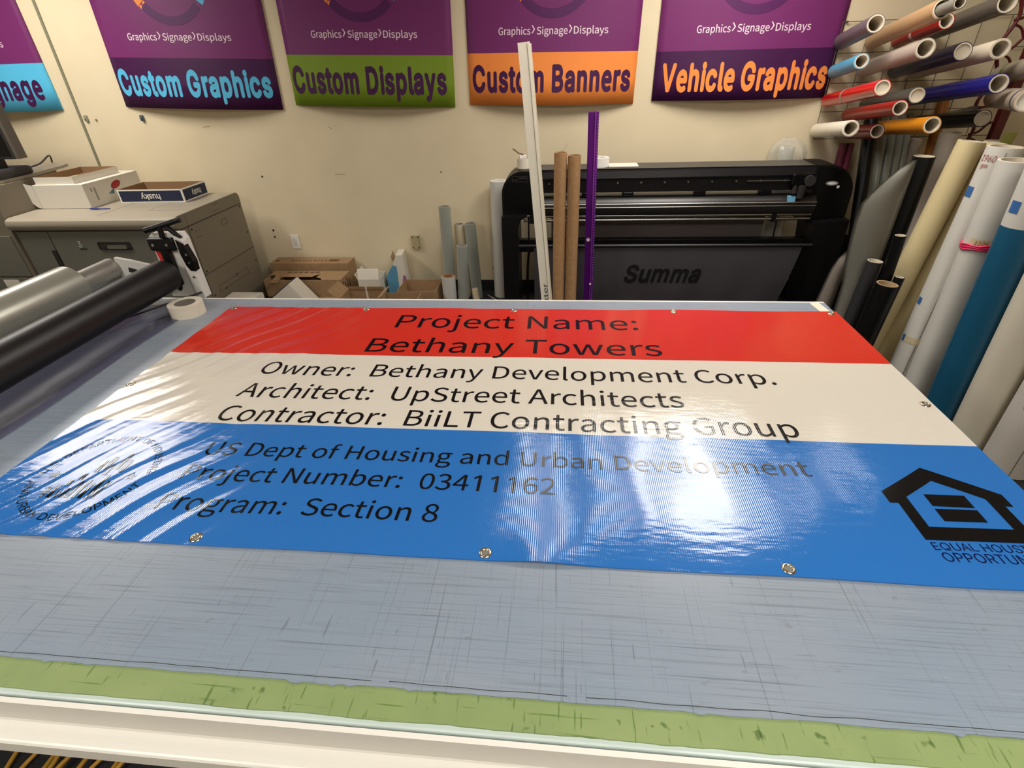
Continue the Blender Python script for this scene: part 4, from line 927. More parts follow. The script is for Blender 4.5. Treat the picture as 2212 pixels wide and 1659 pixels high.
# roll of white tape on the mat
t = thing('tape_roll', 'roll of white masking tape lying on the mat below the black roller end', 'tape', (-1.555, 1.838, 0.9002))
b = BM(); pipe(b, (0, 0, 0), (0, 0, 0.05), 0.066, 0.041, 40); ob('tape', b, M_tape, t)
b = BM(); pipe(b, (0, 0, 0.001), (0, 0, 0.049), 0.0405, 0.037, 40); ob('core', b, mat('tape_core', (128, 120, 108), 0.7), t)
# ------------------------------------------------------------------ carriage with rollers over the table
cr = thing('roller_carriage', 'roller carriage across the left of the table with black rubber roller and white end post', 'laminator', (-1.69, 1.2, 0.9))
R0 = Vector((-1.69, 1.2, 0.9))
def L(x, y, z): return (x - R0.x, y - R0.y, z - R0.z)
b = BM()
cyl(b, L(-1.690, 0.10, 1.022), L(-1.690, 1.955, 1.022), 0.066, seg=64)
cyl(b, L(-1.690, 1.955, 1.022), L(-1.690, 1.968, 1.022), 0.066, 0.058, seg=64)
ob('pressure_roller', b, mat('black_rubber', (26, 24, 25), 0.42, spec=0.4), cr)
b = BM(); cyl(b, L(-1.690, 0.05, 1.022), L(-1.690, 2.0, 1.022), 0.018); ob('axle', b, M_steel, cr)
# end post of folded white sheet metal
M_post = mat('white_post', (222, 220, 214), 0.4)
b = BM(); prism(b, [(-0.064, 0.0015), (0.104, 0.0015), (0.098, 0.26), (0.088, 0.286), (-0.045, 0.284), (-0.062, 0.272)], 'y', 2.022 - 1.2, 2.05 - 1.2)
ob('end_plate', b, M_post, cr)
b = BM(); prism(b, [(0.070, 0.003), (0.106, 0.003), (0.099, 0.255), (0.062, 0.275)], 'y', 2.0 - 1.2, 2.03 - 1.2)
ob('post_flange', b, M_post, cr)
b = BM(); prism(b, [(-0.078, 0.14), (-0.012, 0.115), (-0.012, 0.06), (-0.05, 0.09)], 'y', 0.814, 0.822)
prism(b, [(-0.056, 0.224), (-0.018, 0.182), (-0.05, 0.160)], 'y', 0.816, 0.8205, 1)
ob('warning_label', b, [M_white, mat('label_red', (206, 44, 36), 0.5)], cr)
b = BM(); box(b, (-0.058, 0.790, 0.215), (0.062, 0.82, 0.270), 0.012)
box(b, (-0.018, 0.795, 0.06), (0.018, 0.82, 0.22), 0.004)
ob('latch_plate', b, M_black, cr)
for x in (-0.032, 0.030):
    b = BM(); cyl(b, (x, 0.786, 0.243), (x, 0.792, 0.243), 0.006, seg=12); ob('bolt', b, M_steel, cr)
b = BM(); prism(b, [(0.070, 0.262), (0.098, 0.245), (0.116, 0.17), (0.112, 0.128), (0.09, 0.128), (0.078, 0.15), (0.07, 0.2)], 'y', 0.795, 0.825)
ob('bracket', b, M_black, cr)
for z in (0.2, 0.165):
    b = BM(); cyl(b, (0.098, 0.79, z), (0.098, 0.797, z), 0.005, seg=12); ob('bolt', b, M_steel, cr)
b = BM()
cyl(b, (-0.045, 0.79, 0.303), (0.092, 0.84, 0.335), 0.0115, seg=16)
cyl(b, (0.005, 0.81, 0.25), (0.012, 0.81, 0.312), 0.011, seg=12)
cyl(b, (0.03, 0.82, 0.315), (0.082, 0.82, 0.262), 0.010, seg=12)
ob('lever', b, M_black, cr)
for (x, z) in ((0.092, 0.10), (0.098, 0.03)):
    b = BM(); cyl(b, (x, 0.794, z), (x, 0.801, z), 0.005, seg=10); ob('bolt', b, M_steel, cr)
b = BM(); sweep(b, [(0.105, 0.79, 0.032), (0.02, 0.66, 0.029), (-0.16, 0.40, 0.018), (-0.30, 0.18, 0.012)], 0.0045, 8); ob('guide_rod', b, M_dark, cr)
b = BM(); prism(b, [(-0.012 + 0.012 * math.cos(t), 0.052 + 0.024 * math.sin(t)) for t in [k * math.pi / 8 for k in range(16)]], 'y', 0.815, 0.8225)
ob('slot', b, M_black, cr)
# film roll and its shaft behind the rubber roller
b = BM(); cyl(b, L(-1.985, 0.10, 1.035), L(-1.985, 1.80, 1.035), 0.082, seg=64)
ob('film_roll', b, mat('silver_film', (176, 176, 164), 0.30, metal=0.45), cr)
b = BM(); cyl(b, L(-1.955, 1.78, 1.042), L(-1.955, 1.99, 1.042), 0.044, seg=40)
ob('shaft', b, mat('brushed_shaft', (170, 168, 160), 0.32, metal=0.6), cr)
b = BM(); prism(b, [(-1.925 + 1.69, 0.045), (-1.72 + 1.69, 0.03), (-1.72 + 1.69, 0.145), (-1.86 + 1.69, 0.178), (-1.925 + 1.69, 0.19)], 'y', 1.985 - 1.2, 2.0 - 1.2)
ob('side_plate', b, M_post, cr)
b = BM(); prism(b, [(-0.19, 0.128), (-0.155, 0.118), (-0.150, 0.138), (-0.185, 0.148)], 'y', 0.783, 0.7856)
ob('side_slot', b, M_dark, cr)
# clear film offcut under the carriage, tinted dark for the shade and reflections there
b = BM()
GX = [(-1.86 + 0.30 * i / 14) for i in range(15)]
GY = [(0.50 + 1.44 * j / 40) for j in range(41)]
V = [[b.verts.new((x + 0.012 * noise.noise(Vector((y * 3, 0, 0))), y, 0.9012 + 0.004 * abs(noise.noise(Vector((x * 9, y * 4, 2)))) + 0.0015 * noise.noise(Vector((x * 30, y * 18, 5))) + .0015)) for x in GX] for y in GY]
for j in range(40):
    for i in range(14):
        b.faces.new((V[j][i], V[j][i + 1], V[j + 1][i + 1], V[j + 1][i])).smooth = True
solo('film_offcut', b, film('shade_tinted_film', (92, 90, 118), 0.42, 0.12), 'crinkled clear film offcut on the mat, tinted with shade under the black roller', 'film', origin=(-1.7, 1.2, 0.9))

# ------------------------------------------------------------------ big grey copier at the left
FR = Vector((-2.65, 3.33, 0))
M_cop = mat('copier_grey', (122, 113, 97), 0.5)
M_copd = mat('copier_shaded_grey', (112, 110, 100), 0.5)  # weaker light on the front doors is put into this darker colour
M_copt = mat('copier_top', (160, 151, 134), 0.42)
M_seam = mat('copier_seam', (38, 36, 34), 0.7)
cp = thing('copier', 'big grey copier at the left wall with a low cabinet and a taller end module', 'copier', FR)
b = BM(); prism(b, [(0.0, 0.04), (0.0, 0.80), (-1.545, 0.80), (-1.285, 0.30), (-1.275, 0.04)], 'z', 0.03, 0.828); ob('body', b, M_cop, cp)
b = BM()
prism(b, [(0.03, 0.832), (0.002, 0.838), (-0.014, 0.856), (-0.018, 0.880), (-0.010, 0.904), (0.012, 0.917), (0.035, 0.920), (0.76, 0.920), (0.785, 0.912), (0.80, 0.89), (0.80, 0.832)], 'x', -1.275, 0.0)
for f in b.faces: f.smooth = True
ob('top_cover', b, M_copt, cp, sharp=35)
b = BM(); prism(b, [(-1.2755, 0.10), (-1.2755, 0.80), (-1.545, 0.80), (-1.285, 0.32)], 'z', 0.832, 0.920); ob('top_cover', b, M_copt, cp)
b = BM()
prism(b, [(0.0105, 0.834), (0.004, 0.838), (-0.012, 0.856), (-0.016, 0.880), (-0.008, 0.904), (0.012, 0.915), (0.035, 0.918), (0.10, 0.918), (0.10, 0.834)], 'x', 0.0002, 0.004)
prism(b, [(0.104, 0.834), (0.104, 0.918), (0.76, 0.918), (0.783, 0.91), (0.798, 0.89), (0.798, 0.834)], 'x', 0.0002, 0.003)
ob('side_cap', b, M_cop, cp)
b = BM(); box(b, (-1.018, 0.018, 0.06), (-0.006, 0.041, 0.822), 0.006); dr = ob('front_door', b, M_copd, cp)
b = BM(); box(b, (-1.270, 0.018, 0.06), (-1.026, 0.041, 0.822), 0.006); ob('front_door', b, M_copd, cp)
b = BM(); box(b, (-0.665, 0.014, 0.690), (-0.415, 0.022, 0.748), 0.012); hd = ob('handle', b, mat('handle_recess', (48, 46, 42), 0.5), dr)
b = BM(); box(b, (-0.60, 0.011, 0.700), (-0.45, 0.016, 0.728), 0.006); ob('grip', b, M_copd, hd)
b = BM(); box(b, (-1.058, 0.013, 0.555), (-1.022, 0.022, 0.690), 0.004); ob('door_latch', b, M_seam, dr)
b = text_bm('3', -0.825, -0.797, 0.712, 0.042, face=1); upright(b, 0.0165); ob('tray_number', b, mat('pale_print', (226, 224, 216), 0.6), dr)
b = BM(); box(b, (-0.826, 0.0165, 0.692), (-0.770, 0.02, 0.704)); box(b, (-0.79, 0.0165, 0.716), (-0.765, 0.02, 0.7175)); ob('tray_mark', b, mat('green_print', (40, 60, 44), 0.6), dr)
b = BM()
for lo, hi in (((0.0002, 0.04, 0.8265), (0.0012, 0.8, 0.8305)), ((0.0002, 0.098, 0.05), (0.0012, 0.103, 0.918)), ((0.0002, 0.103, 0.468), (0.0012, 0.8, 0.472)),
               ((0.0002, 0.20, 0.345), (0.0012, 0.62, 0.347)), ((0.0002, 0.20, 0.300), (0.0012, 0.62, 0.302)), ((0.0002, 0.2, 0.3), (0.0012, 0.202, 0.347)), ((0.0002, 0.618, 0.3), (0.0012, 0.62, 0.347)),
               ((0.0002, 0.15, 0.775), (0.0012, 0.215, 0.777)), ((0.0002, 0.15, 0.735), (0.0012, 0.215, 0.737)), ((0.0002, 0.48, 0.775), (0.0012, 0.55, 0.777)), ((0.0002, 0.48, 0.735), (0.0012, 0.55, 0.737)), ((0.0002, 0.48, 0.735), (0.0012, 0.482, 0.777)), ((0.0002, 0.548, 0.735), (0.0012, 0.55, 0.777)),
               ((0.0031, 0.42, 0.855), (0.0036, 0.50, 0.857)), ((0.0031, 0.42, 0.90), (0.0036, 0.50, 0.902))):
    box(b, lo, hi)
for (v, z) in ((0.13, 0.80), (0.77, 0.81), (0.13, 0.49), (0.77, 0.60), (0.13, 0.30), (0.77, 0.36), (0.28, 0.30), (0.46, 0.347)):
    cyl(b, (0.0, v, z), (0.002, v, z), 0.008, seg=10)
ob('panel_seams', b, M_seam, cp)
b = BM()
box(b, (-0.62, 0.06, 0.9202), (-0.617, 0.70, 0.9207)); box(b, (-0.33, 0.20, 0.9202), (-0.328, 0.70, 0.9207)); box(b, (-0.33, 0.198, 0.9202), (-0.01, 0.20, 0.9207))
ob('top_seams', b, M_copd, cp)
T0 = FR
pl = [(-5.2, 3.335), (-3.93, 3.335), (-3.945, 3.62), (-3.985, 3.72), (-4.20, 4.13), (-4.22, 4.19), (-4.30, 4.25), (-5.2, 4.25)]
b = BM(); prism(b, [(p[0] - T0.x, p[1] - T0.y) for p in pl], 'z', 0.03, 1.125); ob('tall_module', b, M_cop, cp)
pl2 = [(-5.2, 3.325), (-3.97, 3.325), (-3.965, 3.62), (-3.985, 3.80), (-4.05, 4.10), (-4.09, 4.19), (-4.20, 4.25), (-5.2, 4.25)]
b = BM(); prism(b, [(p[0] - T0.x, p[1] - T0.y) for p in pl2], 'z', 1.128, 1.148); ob('module_cover', b, M_copt, cp)
b = BM(); box(b, (-4.9 - T0.x, -0.012, 0.50), (-3.955 - T0.x, 0.004, 0.80), 0.004); ob('front_door', b, M_copd, cp)
b = BM(); box(b, (-4.9 - T0.x, -0.012, 0.06), (-3.955 - T0.x, 0.004, 0.49), 0.004); ob('front_door', b, M_copd, cp)
b = BM(); box(b, (-4.20 - T0.x, -0.0135, 0.42), (-4.075 - T0.x, -0.012, 0.475)); ob('label', b, M_paper, cp)
# screen on the module
sc_ = thing('monitor', 'dark monitor on a stand on top of the tall end of the copier', 'monitor', (-4.085, 3.62, 1.1485))
b = BM(); box(b, (-0.30, -0.15, 0.0), (0.13, 0.13, 0.06), 0.02); ob('base', b, M_dark, sc_)
b = BM(); box(b, (-0.10, -0.04, 0.055), (0.06, 0.02, 0.30), 0.01); ob('stand', b, M_black, sc_)
b = BM(); box(b, (-0.56, -0.035, 0.12), (0.205, 0.035, 0.62), 0.012); ob('housing', b, M_dark, sc_)
b = BM(); box(b, (0.2051, -0.033, 0.122), (0.232, 0.036, 0.618), 0.004); ob('side_bezel', b, mat('bezel_grey', (88, 82, 74), 0.5), sc_)
b = BM(); box(b, (-0.54, -0.037, 0.14), (0.185, -0.0355, 0.60)); ob('screen', b, M_blackg, sc_)
b = BM()
sweep(b, spline([(-3.90, 3.83, 1.153), (-3.99, 3.90, 1.156), (-3.96, 4.0, 1.175), (-3.98, 4.13, 1.215), (-4.05, 4.2, 1.155)]), 0.006)
# keep the cord on the module top
for v in b.verts: v.co.x -= 0.18; v.co.z += 0.003
solo('power_cord', b, M_dark, 'black cord curling over the top of the tall end of the copier', 'cord', origin=(-4.2, 4.0, 1.146))
b = BM()
for k in range(3):
    box(b, (-4.06 - 0.02 * k, 3.40 + .025 * k, 1.1485 + .004 * k), (-3.98 - 0.03 * k, 3.44 + .025 * k, 1.165 + .004 * k), 0.008, rot=Matrix.Rotation(0.5 - 0.3 * k, 3, 'Z'))
solo('adapter', b, mat('crumpled_white', (206, 206, 204), 0.4), 'small pale adapter and wrapper beside the monitor base', 'adapter', origin=(-4.02, 3.43, 1.1485))

# shallow tray turned upside down print, on the low cabinet
def open_tray(t, w, d, h, th, m_out, m_in, name='tray'):
    b = BM()
    box(b, (0, 0, 0), (w, d, th))
    for lo, hi in (((0, 0, th), (w, th, h)), ((0, d - th, th), (w, d, h)), ((0, th, th), (th, d - th, h)), ((w - th, th, th), (w, d - th, h))):
        box(b, lo, hi)
    for f in b.faces:
        c = f.calc_center_median(); n = f.normal
        f.normal_update()
        inside = (th * .5 < c.x < w - th * .5) and (th * .5 < c.y < d - th * .5) and c.z > th * 0.4
        f.material_index = 1 if inside else 0
    return ob(name, b, [m_out, m_in], t)
def qz(a): return Matrix.Rotation(a, 3, 'Z').to_quaternion()
M_navy = mat('navy_print', (24, 33, 64), 0.6)
ht = thing('husky_tray', 'navy and white open cardboard tray with upside-down lettering on the copier', 'box', (-3.375, 3.765, 0.9212), quat=qz(0.01))
open_tray(ht, 0.52, 0.30, 0.096, 0.004, M_paper, M_boxin)
b = BM(); box(b, (0.012, -0.0012, 0.010), (0.508, 0.0, 0.086)); ob('front_print', b, M_navy, ht)
b = BM(); box(b, (0.52, 0.010, 0.010), (0.5212, 0.29, 0.086)); ob('side_print', b, M_navy, ht)
b = text_bm('husky', 0.0, 0.155, 0.0, 0.042, bold=0.03, face=1)
for v in b.verts: v.co = Vector((0.335 - v.co.x, 0.062 - v.co.y, v.co.z))
upright(b, -0.0018); ob('lettering', b, M_paper, ht)
b = text_bm('husky', 0.0, 0.11, 0.0, 0.040, bold=0.03, face=1)
for v in b.verts: v.co = Vector((0.5218 + v.co.z, 0.215 - v.co.x, 0.062 - v.co.y))
for f in b.faces:
    f.normal_update()
    if f.normal.x < 0: f.normal_flip()
ob('lettering', b, M_paper, ht)

wb = thing('white_carton', 'large white carton with a loose side flap on the copier', 'box', (-3.885, 3.605, 0.9212), quat=qz(0.0))
M_wbox = mat('white_carton_card', (214, 208, 194), 0.75)
b = BM(); box(b, (0, 0, 0), (0.40, 0.56, 0.168), 0.003); ob('body', b, M_wbox, wb)
b = BM()
prism(b, [(-0.115, 0.155), (-0.09, 0.185), (0.0, 0.165), (0.0, 0.002), (-0.03, 0.012), (-0.09, 0.07)], 'y', -0.003, 0.0)
ob('flap', b, M_wbox, wb)
b = BM()
prism(b, [(0.30 + 0.052 * math.cos(t), 0.112 + 0.026 * math.sin(t) + 0.2 * 0.052 * math.cos(t)) for t in [k * math.pi / 8 for k in range(16)]], 'x', 0.4001, 0.4012)
ob('red_mark', b, mat('print_red', (160, 34, 40), 0.6), wb)
b = BM(); prism(b, [(0.20, 0.062), (0.27, 0.092), (0.255, 0.052)], 'x', 0.4001, 0.4011); ob('teal_mark', b, mat('print_teal', (70, 110, 124), 0.6), wb)
b = BM(); box(b, (0.4001, 0.085, 0.04), (0.4008, 0.10, 0.13)); box(b, (0.4001, 0.055, 0.105), (0.401, 0.068, 0.13)); ob('card_print', b, mat('print_grey', (150, 142, 128), 0.7), wb)
wt = thing('white_tray', 'shallow white cardboard tray lying on top of the white carton', 'box', (-3.865, 3.625, 1.0895), quat=qz(0.0))
open_tray(wt, 0.31, 0.44, 0.050, 0.004, M_wbox, M_boxin)
b = BM(); box(b, (0.12, 0.12, 0.0065), (0.24, 0.28, 0.013), 0.002, rot=Matrix.Rotation(0.4, 3, 'Z'))
solo('notepad', b, mat('pale_green_paper', (178, 190, 150), 0.7), 'pale green pad of paper inside the shallow white tray', 'paper', origin=(0, 0, 0)).location = (-3.87, 3.62, 1.0945)
b = BM(); cyl(b, (-3.47, 3.575, 0.9275), (-3.40, 3.565, 0.9275), 0.006, seg=10); cyl(b, (-3.40, 3.565, 0.9275), (-3.32, 3.58, 0.9255), 0.004, seg=10)
solo('pen', b, mat('blue_pen', (52, 60, 130), 0.4), 'blue pen lying on the copier in front of the white carton', 'pen', origin=(-3.40, 3.57, 0.9212))

# ------------------------------------------------------------------ sign boards on the back wall
SH = 1.13
def bow(x, z, w):
    u = min(1, max(0, x / w))
    k = max(0.0, 1 - z / SH)
    return -(0.012 + 0.085 * 4 * u * (1 - u) * k ** 1.4)
M_pur = mat('sign_purple', (112, 42, 100), 0.5, spec=0.25)
M_dpur = mat('sign_dark_purple', (64, 20, 68), 0.5, spec=0.25)
M_sky = mat('sign_sky', (84, 182, 222), 0.5, spec=0.25)
M_green = mat('sign_green', (116, 142, 36), 0.5, spec=0.25)
M_orange = mat('sign_orange', (238, 140, 66), 0.5, spec=0.25)
M_pale = mat('sign_pale', (232, 212, 222), 0.45)
M_ring = mat('sign_ring', (82, 30, 86), 0.5, spec=0.25)
def sign(x0, z0, w, tilt, band_h, m_band, m_text, title, tx0, tx1, tz, tcap, sub, ring, label):
    t = thing('sign_board', label, 'sign', (x0, WY, z0), 'purple sign boards along the wall', Matrix.Rotation(tilt, 3, 'Y').to_quaternion())
    b = BM()
    NXs = 24
    zs = [0, band_h * .5, band_h] + [band_h + (SH - band_h) * k / 8 for k in range(1, 9)]
    FRT = [[b.verts.new((w * i / NXs, bow(w * i / NXs, z, w), z)) for i in range(NXs + 1)] for z in zs]
    BCK = [[b.verts.new((w * i / NXs, bow(w * i / NXs, z, w) + 0.009, z)) for i in range(NXs + 1)] for z in zs]
    n = len(zs)
    for j in range(n - 1):
        mi = 1 if j < 2 else 0
        for i in range(NXs):
            f = b.faces.new((FRT[j][i], FRT[j][i + 1], FRT[j + 1][i + 1], FRT[j + 1][i])); f.material_index = mi; f.smooth = True
            f = b.faces.new((BCK[j][i + 1], BCK[j][i], BCK[j + 1][i], BCK[j + 1][i + 1])); f.material_index = 2
        for (A, B, s) in ((FRT[j][0], FRT[j + 1][0], 0), (FRT[j][NXs], FRT[j + 1][NXs], 1)):
            c0 = BCK[j][NXs if s else 0]; c1 = BCK[j + 1][NXs if s else 0]
            f = b.faces.new((A, B, c1, c0) if not s else (A, c0, c1, B)); f.material_index = mi
    for i in range(NXs):
        f = b.faces.new((FRT[0][i + 1], FRT[0][i], BCK[0][i], BCK[0][i + 1])); f.material_index = 1
        f = b.faces.new((FRT[-1][i], FRT[-1][i + 1], BCK[-1][i + 1], BCK[-1][i])); f.material_index = 0
    for e in b.edges:
        if len(e.link_faces) == 2 and e.calc_face_angle(0) > 0.7: e.smooth = False
    ob('panel', b, [M_pur, m_band, M_white], t)
    def art(name, bm, m_, lift=0.0012):
        dice(bm, 0.05)
        for v in bm.verts:
            x, z = v.co.x, v.co.y
            v.co = Vector((x, bow(x, z, w) - lift - v.co.z, z))
        for f in bm.faces:
            f.normal_update()
            if f.normal.y > 0: f.normal_flip()
        ob(name, bm, m_, t)
    for w_ in words(text_bm(title, tx0, tx1, tz, tcap, bold=0.068, spacing=1.12, face=1), 0.03):
        art('lettering', w_, m_text)
    if sub:
        sx0, sx1, sz = sub
        wS = sx1 - sx0
        art('lettering', text_bm('Graphics', sx0, sx0 + wS * 0.295, sz, 0.042, bold=0.012), M_pale)
        art('lettering', text_bm('Signage', sx0 + wS * 0.355, sx0 + wS * 0.635, sz, 0.042, bold=0.012), M_pale)
        art('lettering', text_bm('Displays', sx0 + wS * 0.69, sx1, sz, 0.042, bold=0.012), M_pale)
        for q in (0.322, 0.660):
            x = sx0 + wS * q
            art('arrow_mark', poly_bm([[(x - .012, sz + .052), (x - .004, sz + .052), (x + .012, sz + .030), (x + .006, sz + .026)],
                                       [(x + .006, sz + .034), (x + .012, sz + .030), (x - .004, sz + .006), (x - .012, sz + .006)]]), M_pale)
    if ring:
        rx, rz, r0, r1 = ring
        def arc(a0, a1, ra, rb, n=40, taper=False):
            P = []
            for k in range(n):
                A = math.radians(a0 + (a1 - a0) * k / n); B = math.radians(a0 + (a1 - a0) * (k + 1) / n)
                P.append([(rx + ra * math.cos(A), rz + ra * math.sin(A)), (rx + rb * math.cos(A), rz + rb * math.sin(A)),
                          (rx + rb * math.cos(B), rz + rb * math.sin(B)), (rx + ra * math.cos(B), rz + ra * math.sin(B))])
            return P
        def clip(P): return [p for p in P if all(q[1] < SH - 0.01 for q in p)]
        art('ring_arc', poly_bm(clip(arc(222, 318, r0, r1))), M_ring)
        art('ribbon', poly_bm(clip(arc(150, 218, r0 + .005, r1 + .005)) + [[(rx + r1 * math.cos(RD(218)), rz + r1 * math.sin(RD(218))), (rx + r1 * math.cos(RD(223)), rz + r1 * math.sin(RD(223))), (rx + (r0 + r1) / 2 * math.cos(RD(220)), rz + (r0 + r1) / 2 * math.sin(RD(220)))],
                              [(rx + r0 * math.cos(RD(218)), rz + r0 * math.sin(RD(218))), (rx + r0 * math.cos(RD(223)), rz + r0 * math.sin(RD(223))), (rx + (r0 + r1) / 2 * math.cos(RD(220)), rz + (r0 + r1) / 2 * math.sin(RD(220)))]]), M_orange)
        art('ribbon', poly_bm(clip(arc(-36, 30, r0 + .005, r1 + .005))), M_sky)
    return t
SIGNS = []
sign(-4.415 - 0.80, 1.526, 1.18, 0.0, 0.322, M_sky, M_dpur, 'Signage', 0.585, 1.10, 0.085, 0.155, (0.2, 0.95, 0.43), (0.60, 0.82, 0.245, 0.30),
     'purple sign with sky blue band reading Signage, cut off at the left')
sign(-3.479, 1.533, 1.29, 0.040, 0.332, M_dpur, M_sky, 'Custom Graphics', 0.0 + 0.02, 1.245, 0.090, 0.158, (0.222, 1.022, 0.441), (0.62, 0.83, 0.245, 0.30),
     'purple sign with dark band reading Custom Graphics in sky blue')
sign(-2.076, 1.509, 1.24, 0.036, 0.327, M_green, M_dpur, 'Custom Displays', 0.018, 1.187, 0.090, 0.158, (0.225, 0.998, 0.430), (0.61, 0.82, 0.245, 0.30),
     'purple sign with green band reading Custom Displays')
sign(-0.723, 1.4765, 1.198, 0.020, 0.322, M_orange, M_dpur, 'Custom Banners', 0.029, 1.162, 0.088, 0.152, (0.228, 0.981, 0.426), (0.60, 0.81, 0.24, 0.295),
     'purple sign with orange band reading Custom Banners behind the white straightedge')
sign(0.605, 1.466, 1.20, 0.010, 0.298, M_dpur, M_orange, 'Vehicle Graphics', 0.052, 1.166, 0.064, 0.155, (0.246, 0.978, 0.398), (0.605, 0.785, 0.24, 0.295),
     'purple sign with dark band reading Vehicle Graphics in orange beside the roll rack')

# ------------------------------------------------------------------ plates and clips on the wall
wp = thing('wall_plate', 'white wall plate with a rocker near the copier', 'outlet', (-2.371, WY, 0.448), 'wall plates')
b = BM(); box(b, (-0.036, -0.007, -0.061), (0.036, 0, 0.061), 0.003); ob('plate', b, M_white, wp)
b = BM(); box(b, (-0.017, -0.0095, -0.033), (0.017, -0.006, 0.033), 0.002); ob('rocker', b, mat('rocker', (214, 210, 200), 0.4), wp)
wp = thing('wall_plate', 'beige blank wall plate above the cardboard boxes', 'outlet', (-1.279, WY, 0.443), 'wall plates')
b = BM(); box(b, (-0.036, -0.02, -0.060), (0.034, 0, 0.060), 0.003); ob('plate', b, mat('beige_plate', (178, 166, 130), 0.5), wp)
for z in (-0.045, 0.045):
    for x in (-0.025, 0.024):
        b = BM(); cyl(b, (x, -0.022, z), (x, -0.019, z), 0.006, seg=10); ob('screw', b, M_dark, wp)
for x, z, c, lab in ((-3.868, 1.462, (150, 150, 130), 'small grey metal clip on the wall beside the joint strip'), (-3.385, 1.452, (84, 104, 112), 'small blue-grey clip on the wall under the Custom Graphics sign')):
    b = BM(); box(b, (-0.013, -0.018, -0.022), (0.013, 0, 0.022), 0.004); box(b, (-0.008, -0.028, -0.006), (0.008, -0.017, 0.006), 0.003)
    solo('wall_clip', b, mat('clip_%d' % c[0], c, 0.5), lab, 'clip').location = (x, WY, z)
b = BM(); cyl(b, (0, 0, 0), (0, -0.012, -0.004), 0.007, seg=10)
solo('wall_peg', b, mat('clip_150', (150, 150, 130)), 'tiny peg in the wall just right of the grey clip', 'peg').location = (-3.79, WY, 1.452)

# ------------------------------------------------------------------ wide vinyl cutter
CY = 3.80
C0 = Vector((0.73, 3.9, 0))
cu = thing('vinyl_cutter', 'wide black vinyl cutter on a stand with a dark fabric catch basket', 'cutter', C0)
def cb(name, lo, hi, m_=M_black, bev=0.004, parent=None, rot=None):
    b = BM(); box(b, (lo[0] - C0.x, lo[1] - C0.y, lo[2]), (hi[0] - C0.x, hi[1] - C0.y, hi[2]), bev, rot)
    return ob(name, b, m_, parent or cu)
def rounded_side(x_in, x_out, z0, z1, r, notch=None):
    s = 1 if x_out > x_in else -1
    P = [(x_in, z0), (x_in, z1)]
    for k in range(13):
        a = math.pi / 2 * k / 12
        P.append((x_out - s * r + s * r * math.sin(a), z1 - r + r * math.cos(a)))
    P.append((x_out, z0))
    return [(p[0] - C0.x, p[1]) for p in P]
b = BM(); prism(b, rounded_side(-0.232, -0.452, 0.79, 1.092, 0.155), 'y', CY - C0.y, 4.06 - C0.y)
hl = ob('left_housing', b, M_black, cu)
b = BM(); prism(b, rounded_side(1.655, 1.918, 0.72, 1.097, 0.185), 'y', CY - C0.y, 4.06 - C0.y)
hr = ob('right_housing', b, M_black, cu)
# front faces sit slightly proud
b = BM(); prism(b, rounded_side(-0.242, -0.438, 0.80, 1.080, 0.145), 'y', CY - 0.006 - C0.y, CY + 0.001 - C0.y); ob('front_cap', b, M_dark if False else M_blackg, hl)
b = BM(); prism(b, rounded_side(1.672, 1.905, 0.735, 1.085, 0.175), 'y', CY - 0.006 - C0.y, CY + 0.001 - C0.y); ob('front_cap', b, M_blackg, hr)
def clab(lo, hi, m_, par):
    return cb('badge', lo, hi, m_, 0, par)
M_badge = mat('badge_grey', (120, 120, 124), 0.4)
b = BM()
for lo, hi in (((-.375, 0, 1.022), (-.262, .002, 1.026)), ((-.375, 0, 1.056), (-.262, .002, 1.060)), ((-.375, 0, 1.022), (-.371, .002, 1.060)), ((-.266, 0, 1.022), (-.262, .002, 1.060)), ((-.365, 0, 1.034), (-.33, .002, 1.040)), ((-.325, 0, 1.043), (-.272, .002, 1.051))):
    box(b, (lo[0] - C0.x, CY - 0.0085 - C0.y, lo[2]), (hi[0] - C0.x, CY - 0.006 - C0.y, hi[2]))
ob('badge', b, M_dark, hl)
b = BM(); prism(b, [(1.77 + 0.040 * math.cos(t) - C0.x, 0.985 + 0.015 * math.sin(t)) for t in [k * math.pi / 10 for k in range(20)]], 'y', CY - 0.009 - C0.y, CY - 0.006 - C0.y); ob('badge', b, M_badge, hr)
b = BM(); prism(b, [(1.77 + 0.030 * math.cos(t) - C0.x, 0.985 + 0.008 * math.sin(t)) for t in [k * math.pi / 10 for k in range(20)]], 'y', CY - 0.0095 - C0.y, CY - 0.009 - C0.y); ob('badge', b, M_white, hr)
cb('button', (1.806, CY - 0.010, 0.953), (1.822, CY - 0.006, 0.970), mat('lit_button', (236, 232, 220), 0.4), 0.002, hr)
# beam
b = BM(); prism(b, [(CY - 0.005 - C0.y, 0.945), (CY - 0.005 - C0.y, 1.035), (CY + 0.012 - C0.y, 1.078), (CY + 0.04 - C0.y, 1.092), (4.05 - C0.y, 1.092), (4.05 - C0.y, 0.985), (CY + 0.08 - C0.y, 0.945)], 'x', -0.232 - C0.x, 1.655 - C0.x)
beam = ob('beam', b, M_black, cu)
cb('beam_lip', (-0.232, CY - 0.010, 1.030), (1.655, CY - 0.004, 1.042), M_blackg, 0.002, beam)
cb('top_strip', (-0.22, CY + 0.03, 1.092), (1.65, 4.04, 1.095), mat('beam_top', (70, 68, 64), 0.45), 0.001, beam)
for k in range(12):
    x = -0.115 + k * 0.158
    b = BM(); cyl(b, (x - C0.x, CY - 0.012 - C0.y, 1.008), (x - C0.x, CY - 0.004 - C0.y, 1.008), 0.006, seg=10); ob('screw', b, M_steel, beam)
